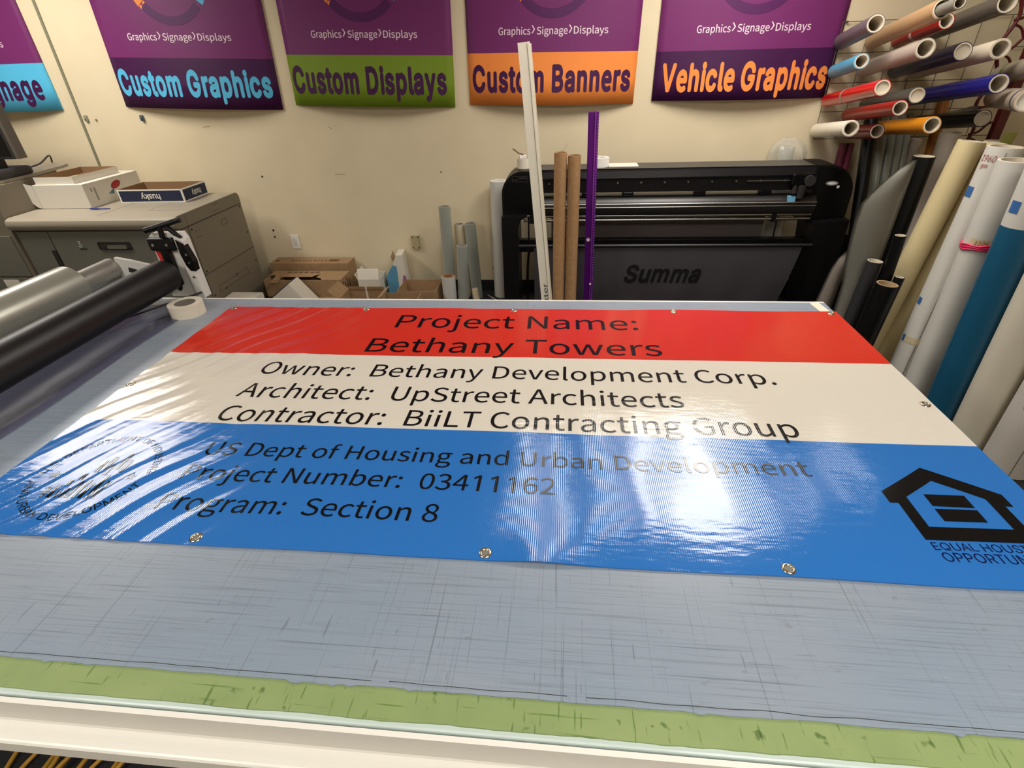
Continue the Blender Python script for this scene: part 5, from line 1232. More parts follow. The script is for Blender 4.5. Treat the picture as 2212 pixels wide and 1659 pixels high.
for x in (-0.19, 0.155, 0.435, 0.925, 1.36):
    cb('pinch_roller', (x - 0.04, CY + 0.0, 0.912), (x + 0.04, CY + 0.06, 0.95), M_blackg, 0.012)
# tool carriage
b = BM(); box(b, (1.49 - C0.x, CY - 0.055 - C0.y, 0.975), (1.645 - C0.x, CY - 0.011 - C0.y, 1.060), 0.014); ob('tool_carriage', b, M_blackg, cu)
b = BM(); cyl(b, (1.60 - C0.x, CY - 0.075 - C0.y, 1.015), (1.60 - C0.x, CY - 0.05 - C0.y, 1.015), 0.034, seg=24); cyl(b, (1.525 - C0.x, CY - 0.04 - C0.y, 0.93), (1.525 - C0.x, CY - 0.04 - C0.y, 0.985), 0.016, seg=16); cyl(b, (1.57 - C0.x, CY - 0.04 - C0.y, 0.90), (1.57 - C0.x, CY - 0.04 - C0.y, 0.985), 0.022, 0.03, seg=16); ob('tool_holder', b, M_dark, cu)
cb('belt_rail', (1.22, CY - 0.016, 1.006), (1.50, CY - 0.010, 1.011), M_steel, 0.001, beam)
# drum and platen bar
b = BM(); prism(b, [(CY - 0.03 - C0.y, 0.80), (CY - 0.042 - C0.y, 0.835), (CY - 0.036 - C0.y, 0.872), (CY - 0.01 - C0.y, 0.905), (CY + 0.04 - C0.y, 0.915), (4.0 - C0.y, 0.90), (4.02 - C0.y, 0.80)], 'x', -0.232 - C0.x, 1.69 - C0.x)
for f in b.faces: f.smooth = True
drum = ob('platen', b, mat('platen_black', (30, 28, 27), 0.35), cu, sharp=50)
for z, r in ((0.872, 0.006), (0.850, 0.004)):
    b = BM(); cyl(b, (-0.23 - C0.x, CY - 0.043 + (0.872 - z) * .0 - C0.y, z), (1.688 - C0.x, CY - 0.043 - C0.y, z), r, seg=10); ob('trim_line', b, M_steel, drum)
cb('blue_tape', (1.50, CY - 0.046, 0.868), (1.545, CY - 0.012, 0.912), mat('light_blue_tape', (110, 176, 214), 0.6), 0.001, drum)
for z in (0.783, 0.753):
    b = BM(); cyl(b, (-0.30 - C0.x, CY - C0.y, z), (1.69 - C0.x, CY - C0.y, z), 0.011, seg=16); ob('media_rod', b, M_steel, cu)
cb('rod_clamp', (1.43, CY - 0.02, 0.735), (1.46, CY + 0.02, 0.80), M_black)
cb('rod_clamp', (-0.255, CY - 0.02, 0.735), (-0.215, CY + 0.03, 0.80), M_black)
# legs
b = BM(); prism(b, [(-0.452 - C0.x, 0.80), (-0.455 - C0.x, 0.03), (-0.34 - C0.x, 0.03), (-0.335 - C0.x, 0.72), (-0.315 - C0.x, 0.775), (-0.27 - C0.x, 0.80)], 'y', 3.72 - C0.y, 4.02 - C0.y); ob('leg', b, M_black, cu)
b = BM(); prism(b, [(1.70 - C0.x, 0.74), (1.775 - C0.x, 0.03), (1.92 - C0.x, 0.03), (1.918 - C0.x, 0.76)], 'y', 3.72 - C0.y, 4.02 - C0.y); ob('leg', b, M_black, cu)
for x in (-0.40, 1.845):
    cb('foot', (x - 0.055, 3.58, 0.0), (x + 0.055, 4.08, 0.031), M_black, 0.01)
cb('cross_bar', (-0.34, 3.86, 0.50), (1.74, 3.92, 0.595), M_black)
b = BM(); sweep(b, [(p[0] - C0.x, p[1] - C0.y, p[2]) for p in spline([(-0.275, 3.78, 0.04), (-0.275, 3.76, 0.3), (-0.26, 3.74, 0.53), (-0.22, 3.72, 0.585), (-0.1, 3.70, 0.592)], 6)], 0.009, 10); ob('basket_hoop', b, M_black, cu)
b = BM(); cyl(b, (-0.262 - C0.x, 3.78 - C0.y, 0.60), (-0.262 - C0.x, 3.78 - C0.y, 0.79), 0.006, seg=10); ob('support_rod', b, M_black, cu)
b = BM(); cyl(b, (1.475 - C0.x, 3.80 - C0.y, 0.60), (1.475 - C0.x, 3.80 - C0.y, 0.75), 0.006, seg=10); ob('support_rod', b, M_black, cu)
# catch basket: a cloth sling hung from front and rear bars
M_cloth = mat('basket_cloth', (70, 66, 72), 0.75, bump=(220, 0.15, 0.002))
def cloth(name, xa, xb, f, nu=60, nv=20, m_=M_cloth, parent=None):
    b = BM()
    V = [[b.verts.new(f(xa + (xb - xa) * i / nu, j / nv)) for i in range(nu + 1)] for j in range(nv + 1)]
    for j in range(nv):
        for i in range(nu):
            b.faces.new((V[j][i], V[j][i + 1], V[j + 1][i + 1], V[j + 1][i])).smooth = True
    return ob(name, b, m_, parent or cu)
def front_cloth(x, t):
    xr = x
    if x > 0.73: xr = 0.73 + (x - 0.73) * (1 - 0.02 * t - 0.055 * t)
    y = 3.685 + 0.02 * t + 0.05 * t * t + 0.006 * math.sin(x * 19 + 2 * t) * t + 0.008 * noise.noise(Vector((x * 3, t * 3, 0))) * t
    return (xr - C0.x, y - C0.y, 0.595 - 0.53 * t)
bk = cloth('basket_front', -0.22, 1.645, front_cloth)
cloth('basket_back', -0.10, 1.44, lambda x, t: (x - C0.x, 3.93 + 0.03 * t - C0.y + 0.006 * noise.noise(Vector((x * 3, t * 2, 4))), 0.745 - 0.60 * t), m_=mat('basket_cloth_back', (100, 92, 92), 0.85))
b = BM(); cyl(b, (-0.33 - C0.x, 3.683 - C0.y, 0.602), (1.70 - C0.x, 3.683 - C0.y, 0.602), 0.0125, seg=16); ob('basket_bar', b, mat('bar_black', (24, 22, 24), 0.4), cu)
b = text_bm('Summa', 0.447, 1.005, 0.325, 0.128, bold=0.06, shear=0.22, spacing=1.06, face=1)
dice(b, 0.06)
for v in b.verts:
    t = (0.595 - v.co.y) / 0.53
    p = front_cloth(v.co.x, t)
    v.co = Vector((p[0], p[1] - 0.004 - v.co.z, p[2]))
for f in b.faces:
    f.normal_update()
    if f.normal.y > 0: f.normal_flip()
ob('lettering', b, mat('cloth_print', (10, 9, 11), 0.6), bk)

# things lying on the cutter
t = thing('tape_roll', 'roll of white tape on the rounded left end of the cutter', 'tape', (-0.30, 3.93, 1.0925))
b = BM(); pipe(b, (0, 0, 0), (0, 0, 0.066), 0.048, 0.036, 32); ob('tape', b, M_tape, t)
b = BM(); box(b, (-0.03, -0.02, 0.064), (0.018, 0.02, 0.086), 0.003, rot=Matrix.Rotation(0.2, 3, 'Z')); ob('end_fold', b, M_white, t)
b = BM(); sweep(b, [(-0.30, 3.93, 1.1800), (-0.335, 3.925, 1.192), (-0.375, 3.92, 1.222)], 0.0045, 6)
solo('twist_tie', b, mat('brown_tie', (110, 72, 50), 0.6), 'thin brown tie sticking up from the tape roll on the cutter', 'tie', origin=(-0.30, 3.93, 1.18))
t = thing('tape_roll', 'roll of white tape on top of the cutter behind the purple straightedge', 'tape', (0.235, 3.93, 1.0955))
b = BM(); pipe(b, (0, 0, 0), (0, 0, 0.058), 0.066, 0.040, 36); ob('tape', b, M_white, t)
b = BM(); box(b, (0.30, 3.87, 1.0956), (0.50, 3.99, 1.104), 0.002, rot=None)
for v in b.verts: v.co.z += 0.006 * max(0, (v.co.x - 0.42))
solo('paper_pad', b, M_paper, 'folded white papers on top of the cutter right of the tape roll', 'paper', origin=(0.4, 3.93, 1.0955))

# ------------------------------------------------------------------ straightedges and tubes standing behind the table
ws = thing('straightedge', 'long white metal safety straightedge leaning behind the table', 'ruler', (-0.072, 3.235, 0.0))
ws.rotation_euler = (0, -0.085, 0)
b = BM(); prism(b, [(-0.040, -0.012), (0.008, -0.012), (0.008, -0.002), (0.011, -0.002), (0.011, -0.016), (0.022, -0.016), (0.022, 0.012), (-0.040, 0.012)], 'z', 0.002, 1.835)
ob('rule', b, mat('white_rule', (250, 245, 228), 0.4), ws)
b = BM(); prism(b, [(0.0222, -0.010), (0.031, -0.010), (0.031, 0.010), (0.0222, 0.010)], 'z', 0.002, 1.826); ob('edge_strip', b, mat('rule_edge', (226, 218, 198), 0.4), ws)
b = text_bm('cutter', 0.285, 0.50, 0.0, 0.027, bold=0.02, face=1)
for v in b.verts: v.co = Vector((0.006 - v.co.y, -0.0128 - v.co.z, v.co.x))
for f in b.faces:
    f.normal_update()
    if f.normal.y > 0: f.normal_flip()
ob('lettering', b, mat('grey_print', (90, 88, 84), 0.5), ws)
ps = thing('straightedge', 'purple anodised straightedge standing behind the table', 'ruler', (0.174, 3.30, 0.0))
ps.rotation_euler = (0, -0.0165, 0)
M_vio = mat('purple_anodised', (112, 30, 150), 0.3, metal=0.6)
b = BM(); prism(b, [(-0.030, 0), (0.030, 0), (0.030, -0.006), (0.018, -0.006), (0.016, -0.024), (0.006, -0.024), (0.004, -0.006), (-0.024, -0.006), (-0.030, -0.010)], 'z', 0.002, 1.488); ob('rule', b, M_vio, ps)
b = BM(); box(b, (0.007, -0.027, 0.002), (0.0145, -0.022, 1.502), 0.001); ob('ridge', b, mat('purple_bright', (168, 70, 200), 0.25, metal=0.6), ps)
b = BM()
for k in range(90):
    z = 0.03 + k * 0.0162
    box(b, (0.0215, -0.0075, z), (0.0265, -0.006, z + 0.0035))
ob('scale_marks', b, mat('pale_scale', (196, 160, 214), 0.5), ps)
for z, x in ((0.765, -0.010), (0.475, 0.0105)):
    b = BM(); cyl(b, (x, -0.030 if x > 0 else -0.0095, z), (x, -0.005, z), 0.011 if x < 0 else 0.0065, seg=16); ob('rivet', b, M_white, ps)
for x, h, lab in ((-0.033, 1.281, 'taller brown cardboard tube standing beside the white straightedge'), (0.049, 1.264, 'shorter brown cardboard tube standing beside the purple straightedge')):
    t = thing('cardboard_tube', lab, 'tube', (x, 3.30, 0.0), 'brown tubes behind the table')
    b = BM(); pipe(b, (0, 0, 0), (0, 0, h), 0.0385, 0.033, 40); tub = ob('tube', b, M_board, t)
    b = BM()
    for k in range(int(h / 0.16)):
        pts = []
        for q in range(25):
            a = 2 * math.pi * q / 24
            pts.append((0.0385 * math.cos(a), 0.0385 * math.sin(a), 0.05 + k * 0.16 + 0.16 * q / 24))
        sweep(b, pts, 0.0007, 4)
    ob('spiral_seam', b, mat('seam_brown', (128, 94, 60), 0.9), t)

# ------------------------------------------------------------------ rolls
def add_roll(name, label, p0, p1, r, m_v, group, wall=0.011, m_core=M_core, band=None, lip=0.002, cap=None, cat='roll', flat_end=False):
    p0, p1 = Vector(p0), Vector(p1)
    Ln = (p1 - p0).length
    t = thing(name, label, cat, p0, group, (p1 - p0).to_track_quat('Z', 'Y'))
    b = BM(); pipe(b, (0, 0, 0), (0, 0, Ln), r, r - 0.004, 40); ob('vinyl', b, m_v, t)
    b = BM(); pipe(b, (0, 0, 0.002), (0, 0, Ln + lip), r - 0.0042, r - wall, 40); ob('core', b, m_core, t)
    # closed far inside so the bore reads dark
    if cap:
        b = BM(); cyl(b, (0, 0, Ln - 0.012), (0, 0, Ln - 0.008), r - wall - .0003, seg=32); ob('end_cap', b, cap, t)
    if band:
        z, w_, m_ = band
        b = BM(); pipe(b, (0, 0, z), (0, 0, z + w_), r + 0.0008, r - 0.001, 40); ob('tape_band', b, m_, t)
    return t
# wire grid on the wall with rolls pushed onto its pegs
wg = thing('wire_grid', 'thin dark wire grid rack on the wall holding the vinyl rolls', 'rack', (1.79, WY - 0.003, 1.19))
M_wire = mat('wire', (96, 88, 74), 0.5)
b = BM()
for k in range(5):
    cyl(b, (0, -0.018, 0.70 - 0.175 * k), (1.2, -0.018, 0.70 - 0.175 * k), 0.0024, seg=8)
for k in range(8):
    cyl(b, (0.03 * (1 if k == 0 else 0) - 0.03 * (k == 0) + 0.171 * k, -0.0235, 0.0), (0.171 * k, -0.0235, 0.70), 0.0024, seg=8)
ob('grid', b, M_wire, wg)
for k in range(4):
    b = BM(); cyl(b, (0.03 + 0.34 * k, 0.002, 0.70 - 0.52 * (k % 2)), (0.03 + 0.34 * k, -0.021, 0.70 - 0.52 * (k % 2)), 0.006, seg=8); ob('standoff', b, M_wire, wg)
DIR = Vector((0.149, 0.981, -0.126)).normalized()
def V_(n, c, r=0.4): return mat('vinyl_' + n, c, r, spec=0.3 if sum(c) < 60 else 0.5)
tapeM = mat('clear_band', (212, 160, 150), 0.35)
RACK = [('plum-grey vinyl roll at the top left of the wire grid', V_('plum', (118, 106, 110)), (1.805, 1.782), 0.597, 0.047, None, None),
        ('long tan roll in the top row of the wire grid', V_('tan', (186, 150, 108)), (2.0, 1.78), 0.94, 0.0475, None, None),
        ('thin red roll with a clear band in the top row of the wire grid', V_('red_a', (168, 18, 26), 0.25), (2.156, 1.772), 0.645, 0.039, (0.27, 0.035, tapeM), None),
        ('long dark grey roll at the top right of the wire grid', V_('dark_grey', (84, 78, 70)), (2.32, 1.802), 0.88, 0.047, None, None),
        ('short sky blue roll under the plum-grey one', V_('sky', (92, 176, 216)), (1.808, 1.611), 0.521, 0.041, None, None),
        ('silver roll with loose film in the second row', V_('silver', (186, 172, 160), 0.25), (1.993, 1.618), 0.905, 0.047, None, None),
        ('navy roll with a pale end cap in the second row', V_('navy', (24, 26, 70), 0.3), (2.200, 1.603), 0.865, 0.044, None, M_core),
        ('long white roll in the second row of the wire grid', V_('white_a', (224, 212, 188)), (2.324, 1.595), 0.98, 0.0455, None, None),
        ('bright red roll with grey tape in the third row', V_('red_b', (196, 24, 28), 0.22), (1.812, 1.438), 0.985, 0.041, (0.40, 0.03, mat('grey_band', (150, 140, 140), 0.4)), M_core),
        ('blue glossy roll in the third row of the wire grid', V_('blue', (24, 26, 130), 0.25), (2.309, 1.431), 1.126, 0.045, None, None),
        ('clear grey roll between the red and blue rolls', V_('smoke', (82, 82, 76), 0.3), (2.074, 1.409), 0.795, 0.042, None, M_core),
        ('short white roll at the bottom left of the wire grid', V_('white_b', (238, 232, 212)), (1.794, 1.249), 0.719, 0.0445, None, None),
        ('dark maroon roll beside the short white roll', V_('maroon', (124, 20, 30), 0.25), (1.955, 1.230), 0.70, 0.041, None, None),
        ('orange roll with a clear band in the bottom row', V_('orange', (214, 136, 22), 0.35), (2.145, 1.253), 0.945, 0.044, (0.40, 0.03, mat('amber_band', (214, 150, 80), 0.3)), None),
        ('black roll with a white flap at the bottom right of the wire grid', V_('black', (12, 12, 13), 0.3), (2.465, 1.283), 0.80, 0.0445, None, M_core)]
for lab, m_v, (x, z), L_, r, band, cap in RACK:
    p0 = Vector((x, 4.285, z))
    add_roll('vinyl_roll', lab, p0, p0 - DIR * L_, r, m_v, 'rolls on the wire grid', band=band, cap=cap)
# two rolls that share a peg with a neighbour
p0 = Vector((1.935, 4.2, 1.352)); add_roll('vinyl_roll', 'lower red roll tucked under the bright red roll', p0, p0 - DIR * 0.86, 0.040, V_('red_c', (170, 30, 24), 0.3), 'rolls on the wire grid')
add_roll('vinyl_roll', 'thin grey roll sticking out of the open end of the tan roll', (1.885, 3.47, 1.888), (1.779, 3.10, 1.906), 0.026, V_('ash', (128, 126, 116)), 'rolls on the wire grid', wall=0.007)
# loose white flap along the black roll
b = BM()
q0 = Vector((2.465, 4.285, 1.283)); U = Vector((0, 0.127, 0.99))
Wd = Vector((-0.75, 0.1, 0.65))
rows = []
for k in range(9):
    s = 0.30 + 0.44 * k / 8
    c = q0 - DIR * s + U * 0.046
    wdt = 0.004 + 0.034 * (k / 8) ** 1.5
    rows.append((b.verts.new(c), b.verts.new(c + Wd * wdt * 0.6 + Vector((0, 0, .0))), b.verts.new(c + Wd * wdt)))
for A, B in zip(rows, rows[1:]):
    for i in range(2):
        b.faces.new((A[i], B[i], B[i + 1], A[i + 1])).smooth = True
bmesh.ops.solidify(b, geom=b.faces[:], thickness=0.0012)
solo('film_flap', b, M_white, 'white backing strip curling up from the black roll on the grid', 'film', origin=q0 - DIR * 0.5)

GS = 'rolls standing on the floor at the right'
# name, base x,y, top x,y,z, radius, wall, material, label
M_sblack = V_('matte_black', (9, 9, 10), 0.4)
M_swhite = V_('roll_white', (206, 204, 196), 0.5)
M_cream = V_('roll_cream', (206, 190, 146), 0.5)
STAND = [
    ((2.014, 3.56), (2.014, 4.03, 1.335), 0.040, 0.008, M_sblack, 'tall black roll leaning on the wall right of the magenta film'),
    ((2.222, 3.852), (2.222, 4.274, 1.36), 0.026, 0.006, M_clearg, 'clear grey film tube, first right of the tall black roll'),
    ((2.277, 3.821), (2.277, 4.274, 1.36), 0.026, 0.006, M_clearg, 'clear grey film tube, second right of the tall black roll'),
    ((2.331, 3.850), (2.331, 4.274, 1.36), 0.026, 0.006, M_clearg, 'clear grey film tube, third right of the tall black roll'),
    ((2.384, 3.883), (2.384, 4.276, 1.34), 0.024, 0.006, M_clearg, 'clear grey film tube, furthest right of the four grey tubes'),
    ((2.445, 4.20), (2.45, 4.21, 1.19), 0.036, 0.01, V_('dull_white', (186, 174, 158)), 'dull white roll standing against the wall behind the black roll with white cap'),
    ((2.555, 3.971), (2.555, 4.266, 1.5), 0.034, 0.008, V_('amber', (170, 104, 34)), 'narrow amber brown roll rising behind the orange roll'),
    ((2.4, 3.727), (2.349, 3.727, 1.285), 0.056, 0.01, V_('white_old', (196, 186, 172)), 'off-white roll between the black capped roll and the cream rolls'),
    ((1.99, 3.313), (1.997, 3.313, 1.22), 0.054, 0.008, M_sblack, 'tall black roll with a bright white rim and a grey film tail'),
    ((1.80, 3.145), (1.836, 3.145, 0.674), 0.044, 0.009, V_('charcoal', (46, 46, 48), 0.4), 'short charcoal roll with a pale rim near the table corner'),
    ((1.8, 2.964), (1.839, 2.964, 0.602), 0.058, 0.012, M_sblack, 'short thick black roll with a kraft core at the table corner'),
    ((1.905, 3.069), (1.877, 3.069, 0.848), 0.03, 0.007, M_sblack, 'thin black roll with a white rim beside the tall black roll'),
    ((1.878, 3.011), (1.921, 3.011, 0.625), 0.026, 0.007, M_sblack, 'thin short black roll partly hidden by the cream roll'),
    ((2.05, 4.045), (2.077, 4.045, 0.575), 0.034, 0.006, M_sblack, 'short black roll with an empty rim beside the cutter leg'),
    ((2.13, 4.06), (2.152, 4.06, 0.575), 0.028, 0.006, M_sblack, 'short black roll half hidden by the grey film tail'),
    ((1.965, 3.144), (2.102, 3.144, 1.316), 0.062, 0.012, M_cream, 'cream vinyl roll, the left one of a touching pair'),
    ((2.088, 3.152), (2.224, 3.152, 1.305), 0.052, 0.012, M_cream, 'cream vinyl roll, the right one of a touching pair'),
    ((2.07, 2.905), (2.105, 2.905, 1.322), 0.074, 0.012, M_swhite, 'white roll with red handwriting near its top'),
    ((2.09, 2.745), (2.07, 2.745, 1.287), 0.078, 0.012, M_swhite, 'white roll tied with a bright pink band'),
    ((2.06, 2.475), (2.005, 2.475, 1.30), 0.084, 0.014, M_swhite, 'white roll with teal film wrapped round its lower part'),
    ((2.10, 2.305), (2.055, 2.305, 1.30), 0.082, 0.014, V_('bone', (214, 208, 190), 0.5), 'thick bone white roll right of the teal roll'),
    ((2.295, 2.40), (2.215, 2.40, 1.30), 0.062, 0.012, V_('pale_grey', (150, 146, 134), 0.5), 'pale grey roll with a blue tape tab low down'),
    ((2.16, 2.11), (2.15, 2.11, 1.30), 0.100, 0.014, V_('roll_white_b', (200, 196, 188), 0.5), 'white roll with a clear tape label at the right edge'),
    ((2.345, 3.36), (2.37, 3.36, 1.285), 0.05, 0.010, V_('beige', (196, 178, 150), 0.5), 'beige roll with a yellow sticky note behind the white rolls'),
]
SR_ = {}
for (bx, by), tp, r, wl, m_v, lab in STAND:
    p0 = Vector((bx, by, 0.002 + r * abs(math.hypot(tp[0] - bx, tp[1] - by)) / tp[2])); p1 = Vector(tp)
    core = mat('kraft_core', (176, 150, 112), 0.8) if 'kraft' in lab else M_core
    if m_v is M_clearg: core = mat('pale_core', (150, 150, 142), 0.7)
    SR_[lab] = add_roll('vinyl_roll', lab, p0, p1, r, m_v, GS, wall=wl, m_core=core, lip=0.001)
def wrap(parent, name, r, a0, a1, z0, z1, m_, n=14, lift=0.001, label=None):
    """patch that hugs a roll between two angles"""
    b = BM()
    V = [[b.verts.new(((r + lift) * math.cos(math.radians(a0 + (a1 - a0) * i / n)), (r + lift) * math.sin(math.radians(a0 + (a1 - a0) * i / n)), z)) for i in range(n + 1)] for z in (z0, z1)]
    for i in range(n):
        f = b.faces.new((V[0][i], V[0][i + 1], V[1][i + 1], V[1][i])); f.smooth = True
    o = ob(name, b, m_, parent)
    if label: o['label'] = label
    return o
def facing(t):
    """angle, in a roll's own frame, of the side that faces the aisle"""
    q = t.rotation_quaternion.inverted() @ Vector((-t.location.x, -t.location.y, 0.5)).normalized()
    return math.degrees(math.atan2(q.y, q.x))
t = SR_['white roll with teal film wrapped round its lower part']
a = facing(t)
wrap(t, 'teal_film', 0.084, a - 205, a + 128, 0.05, 1.06, mat('teal_film', (20, 84, 116), 0.4), 40, 0.003)
t = SR_['white roll tied with a bright pink band']
a = facing(t)
b = BM()
for k in range(3):
    pts = []
    for q in range(41):
        an = 2 * math.pi * q / 40
        pts.append((0.081 * math.cos(an), 0.081 * math.sin(an), 0.885 + 0.010 * k + 0.010 * math.sin(an + a) + 0.003 * math.sin(5 * an + k)))
    sweep(b, pts, 0.0055, 6)
ob('pink_band', b, mat('pink_band', (214, 44, 92), 0.3), t)
wrap(t, 'masking_label', 0.078, a - 40, a + 60, 0.90, 0.935, mat('masking_tape', (204, 188, 152), 0.6))
def writing(t, text, r, ang, z, h, m_, wdt):
    b = text_bm(text, -wdt / 2, wdt / 2, z, h, bold=0.0, shear=0.25, face=1)
    for v in b.verts:
        an = math.radians(ang) + v.co.x / r
        v.co = Vector(((r + 0.0022) * math.cos(an), (r + 0.0022) * math.sin(an), v.co.y))
    for f in b.faces:
        f.normal_update()
        c = f.calc_center_median()
        if f.normal.x * c.x + f.normal.y * c.y < 0: f.normal_flip()
    ob('handwriting', b, m_, t)
M_redpen = mat('red_marker', (140, 52, 40), 0.6)
writing(t, '1105', 0.078, a - 2, 0.905, 0.020, M_redpen, 0.055)
wrap(t, 'sheet_edge', 0.078, a + 48, a + 51, 0.0, 1.27, mat('sheet_edge', (120, 114, 104), 0.7), 2, 0.0006)
t = SR_['white roll with red handwriting near its top']
a = facing(t)
writing(t, '1960', 0.074, a - 38, 1.255, 0.028, M_redpen, 0.07)
writing(t, 'gm', 0.074, a - 42, 1.225, 0.022, M_redpen, 0.035)
wrap(t, 'blue_tape', 0.074, a - 78, a - 40, 1.085, 1.135, M_bluetape, 8, 0.0015)
wrap(t, 'blue_tape', 0.074, a - 70, a - 46, 0.50, 0.54, M_bluetape, 6, 0.0015)
wrap(t, 'blue_tape', 0.074, a - 62, a - 46, 0.27, 0.31, M_bluetape, 6, 0.0015)
wrap(t, 'masking_label', 0.074, a - 46, a + 20, 0.272, 0.308, mat('masking_tape', (204, 188, 152), 0.6), 8, 0.0015)
wrap(t, 'sheet_edge', 0.074, a + 8, a + 11, 0.0, 1.30, mat('sheet_edge', (120, 114, 104), 0.7), 2, 0.0006)
t = SR_['pale grey roll with a blue tape tab low down']; a = facing(t)
wrap(t, 'blue_tape', 0.062, a - 30, a + 20, 0.20, 0.245, M_bluetape, 8, 0.0015)
t = SR_['white roll with teal film wrapped round its lower part']; a = facing(t)
wrap(t, 'blue_tape', 0.084, a - 60, a - 30, 1.12, 1.17, M_bluetape, 6, 0.0015)
t = SR_['white roll with a clear tape label at the right edge']; a = facing(t)
wrap(t, 'tape_label', 0.100, a - 30, a + 60, 0.355, 0.405, mat('dull_tape', (170, 164, 144), 0.3), 14, 0.0015)
wrap(t, 'sheet_edge', 0.100, a + 16, a + 18.5, 0.0, 0.355, mat('sheet_edge', (120, 114, 104), 0.7), 2, 0.0006)
t = SR_['beige roll with a yellow sticky note behind the white rolls']; a = facing(t)
b = BM()
note = [(2.345, 3.304, 1.268), (2.415, 3.304, 1.272), (2.42, 3.295, 1.335), (2.35, 3.295, 1.332)]
b.faces.new([b.verts.new(t.rotation_quaternion.inverted() @ (Vector(p) - t.location)) for p in note])
bmesh.ops.solidify(b, geom=b.faces[:], thickness=0.001)
ob('sticky_note', b, mat('yellow_note', (214, 214, 128), 0.7), t)
t = SR_['tall black roll with a bright white rim and a grey film tail']
# grey film tail hanging off the tall black roll
TL = [(1.21, 1.915, 1.93), (1.16, 1.855, 1.93), (1.10, 1.80, 1.93), (1.03, 1.745, 1.93), (0.98, 1.715, 1.93), (0.88, 1.708, 1.93), (0.78, 1.714, 1.93), (0.64, 1.727, 1.93), (0.49, 1.752, 1.93), (0.236, 1.756, 1.93), (0.06, 1.76, 1.93)]
b = BM()
rows = []
for z, xa, xb in TL:
    row = []
    for i in range(13):
        s = i / 12
        x = xa + (xb - xa) * s
        y = 3.25 - 0.05 * math.sin(math.pi * min(1, s * 1.1)) * (0.4 + 0.6 * (1.22 - z)) + 0.012 * (1 - s)
        row.append(b.verts.new(t.rotation_quaternion.inverted() @ (Vector((x, y, z)) - t.location)))
    rows.append(row)
for A, B in zip(rows, rows[1:]):
    for i in range(12):
        b.faces.new((A[i], B[i], B[i + 1], A[i + 1])).smooth = True
bmesh.ops.solidify(b, geom=b.faces[:], thickness=0.001)
o = ob('film_tail', b, mat('grey_film', (156, 154, 142), 0.45), t)
# magenta film sheets hanging by the wall
mg = thing('magenta_film', 'dark magenta film sheets rolled loosely, standing by the wire grid', 'roll', (1.972, 4.15, 0.0))
for k, (dx, dy, r, c) in enumerate(((0.0, 0, 0.027, (104, 34, 58)), (0.053, 0.004, 0.024, (126, 46, 74)))):
    b = BM(); cyl(b, (dx, dy, 0.006), (dx + 0.012, dy + 0.10, 1.165), r, seg=20); ob('sheet', b, mat('magenta_%d' % k, c, 0.35), mg)
# pale film offcut between cutter leg and the rolls
b = BM()
rows = []
for z, xa, xb in ((0.648, 1.80, 1.845), (0.60, 1.765, 1.845), (0.53, 1.74, 1.838), (0.41, 1.722, 1.826), (0.29, 1.704, 1.822), (0.15, 1.69, 1.815), (0.004, 1.68, 1.81)):
    rows.append([b.verts.new((xa + (xb - xa) * i / 8, 3.42 - 0.03 * math.sin(math.pi * i / 8), z)) for i in range(9)])
for A, B in zip(rows, rows[1:]):
    for i in range(8):
        b.faces.new((A[i], B[i], B[i + 1], A[i + 1])).smooth = True
bmesh.ops.solidify(b, geom=b.faces[:], thickness=0.001)
solo('film_sheet', b, mat('pale_film', (170, 160, 150), 0.5), 'pale curved film sheet standing by the right leg of the cutter', 'film', origin=(1.76, 3.40, 0))
# wrapped roll in a clear bag behind the cutter
bg = thing('bagged_roll', 'clear plastic bag over a roll standing behind the cutter', 'roll', (1.59, 4.215, 0.0))
b = BM(); pipe(b, (0, 0, 0.002), (0, 0, 1.16), 0.05, 0.043, 32); ob('vinyl', b, M_clear, bg)
b = BM()
prev = None
rings = []
for k in range(26):
    z = 0.03 + 1.185 * k / 25
    rr = 0.086 if z < 0.9 else 0.086 + 0.025 * sm(0.9, 1.05, z)
    if z > 1.1: rr *= math.sqrt(max(0.02, 1 - ((z - 1.1) / 0.12) ** 2))
    ring = []
    for i in range(40):
        a = 2 * math.pi * i / 40
        q = rr * (1 + 0.16 * noise.noise(Vector((math.cos(a) * 2.2, math.sin(a) * 2.2, z * 3))) + 0.10 * noise.noise(Vector((math.cos(a) * 5, math.sin(a) * 5, z * 9))))
        ring.append(b.verts.new((q * math.cos(a) * 1.2, q * math.sin(a), z)))
    rings.append(ring)
for A, B in zip(rings, rings[1:]):
    for i in range(40):
        b.faces.new((A[i], A[(i + 1) % 40], B[(i + 1) % 40], B[i])).smooth = True
b.faces.new(rings[-1])
ob('bag', b, M_bag, bg)
# white roll behind the left end of the cutter
add_roll('vinyl_roll', 'tall white roll standing at the left end of the cutter', (-0.535, 4.215, 0.002), (-0.525, 4.215, 0.955), 0.066, M_swhite, 'rolls by the back wall', wall=0.024, m_core=M_white)
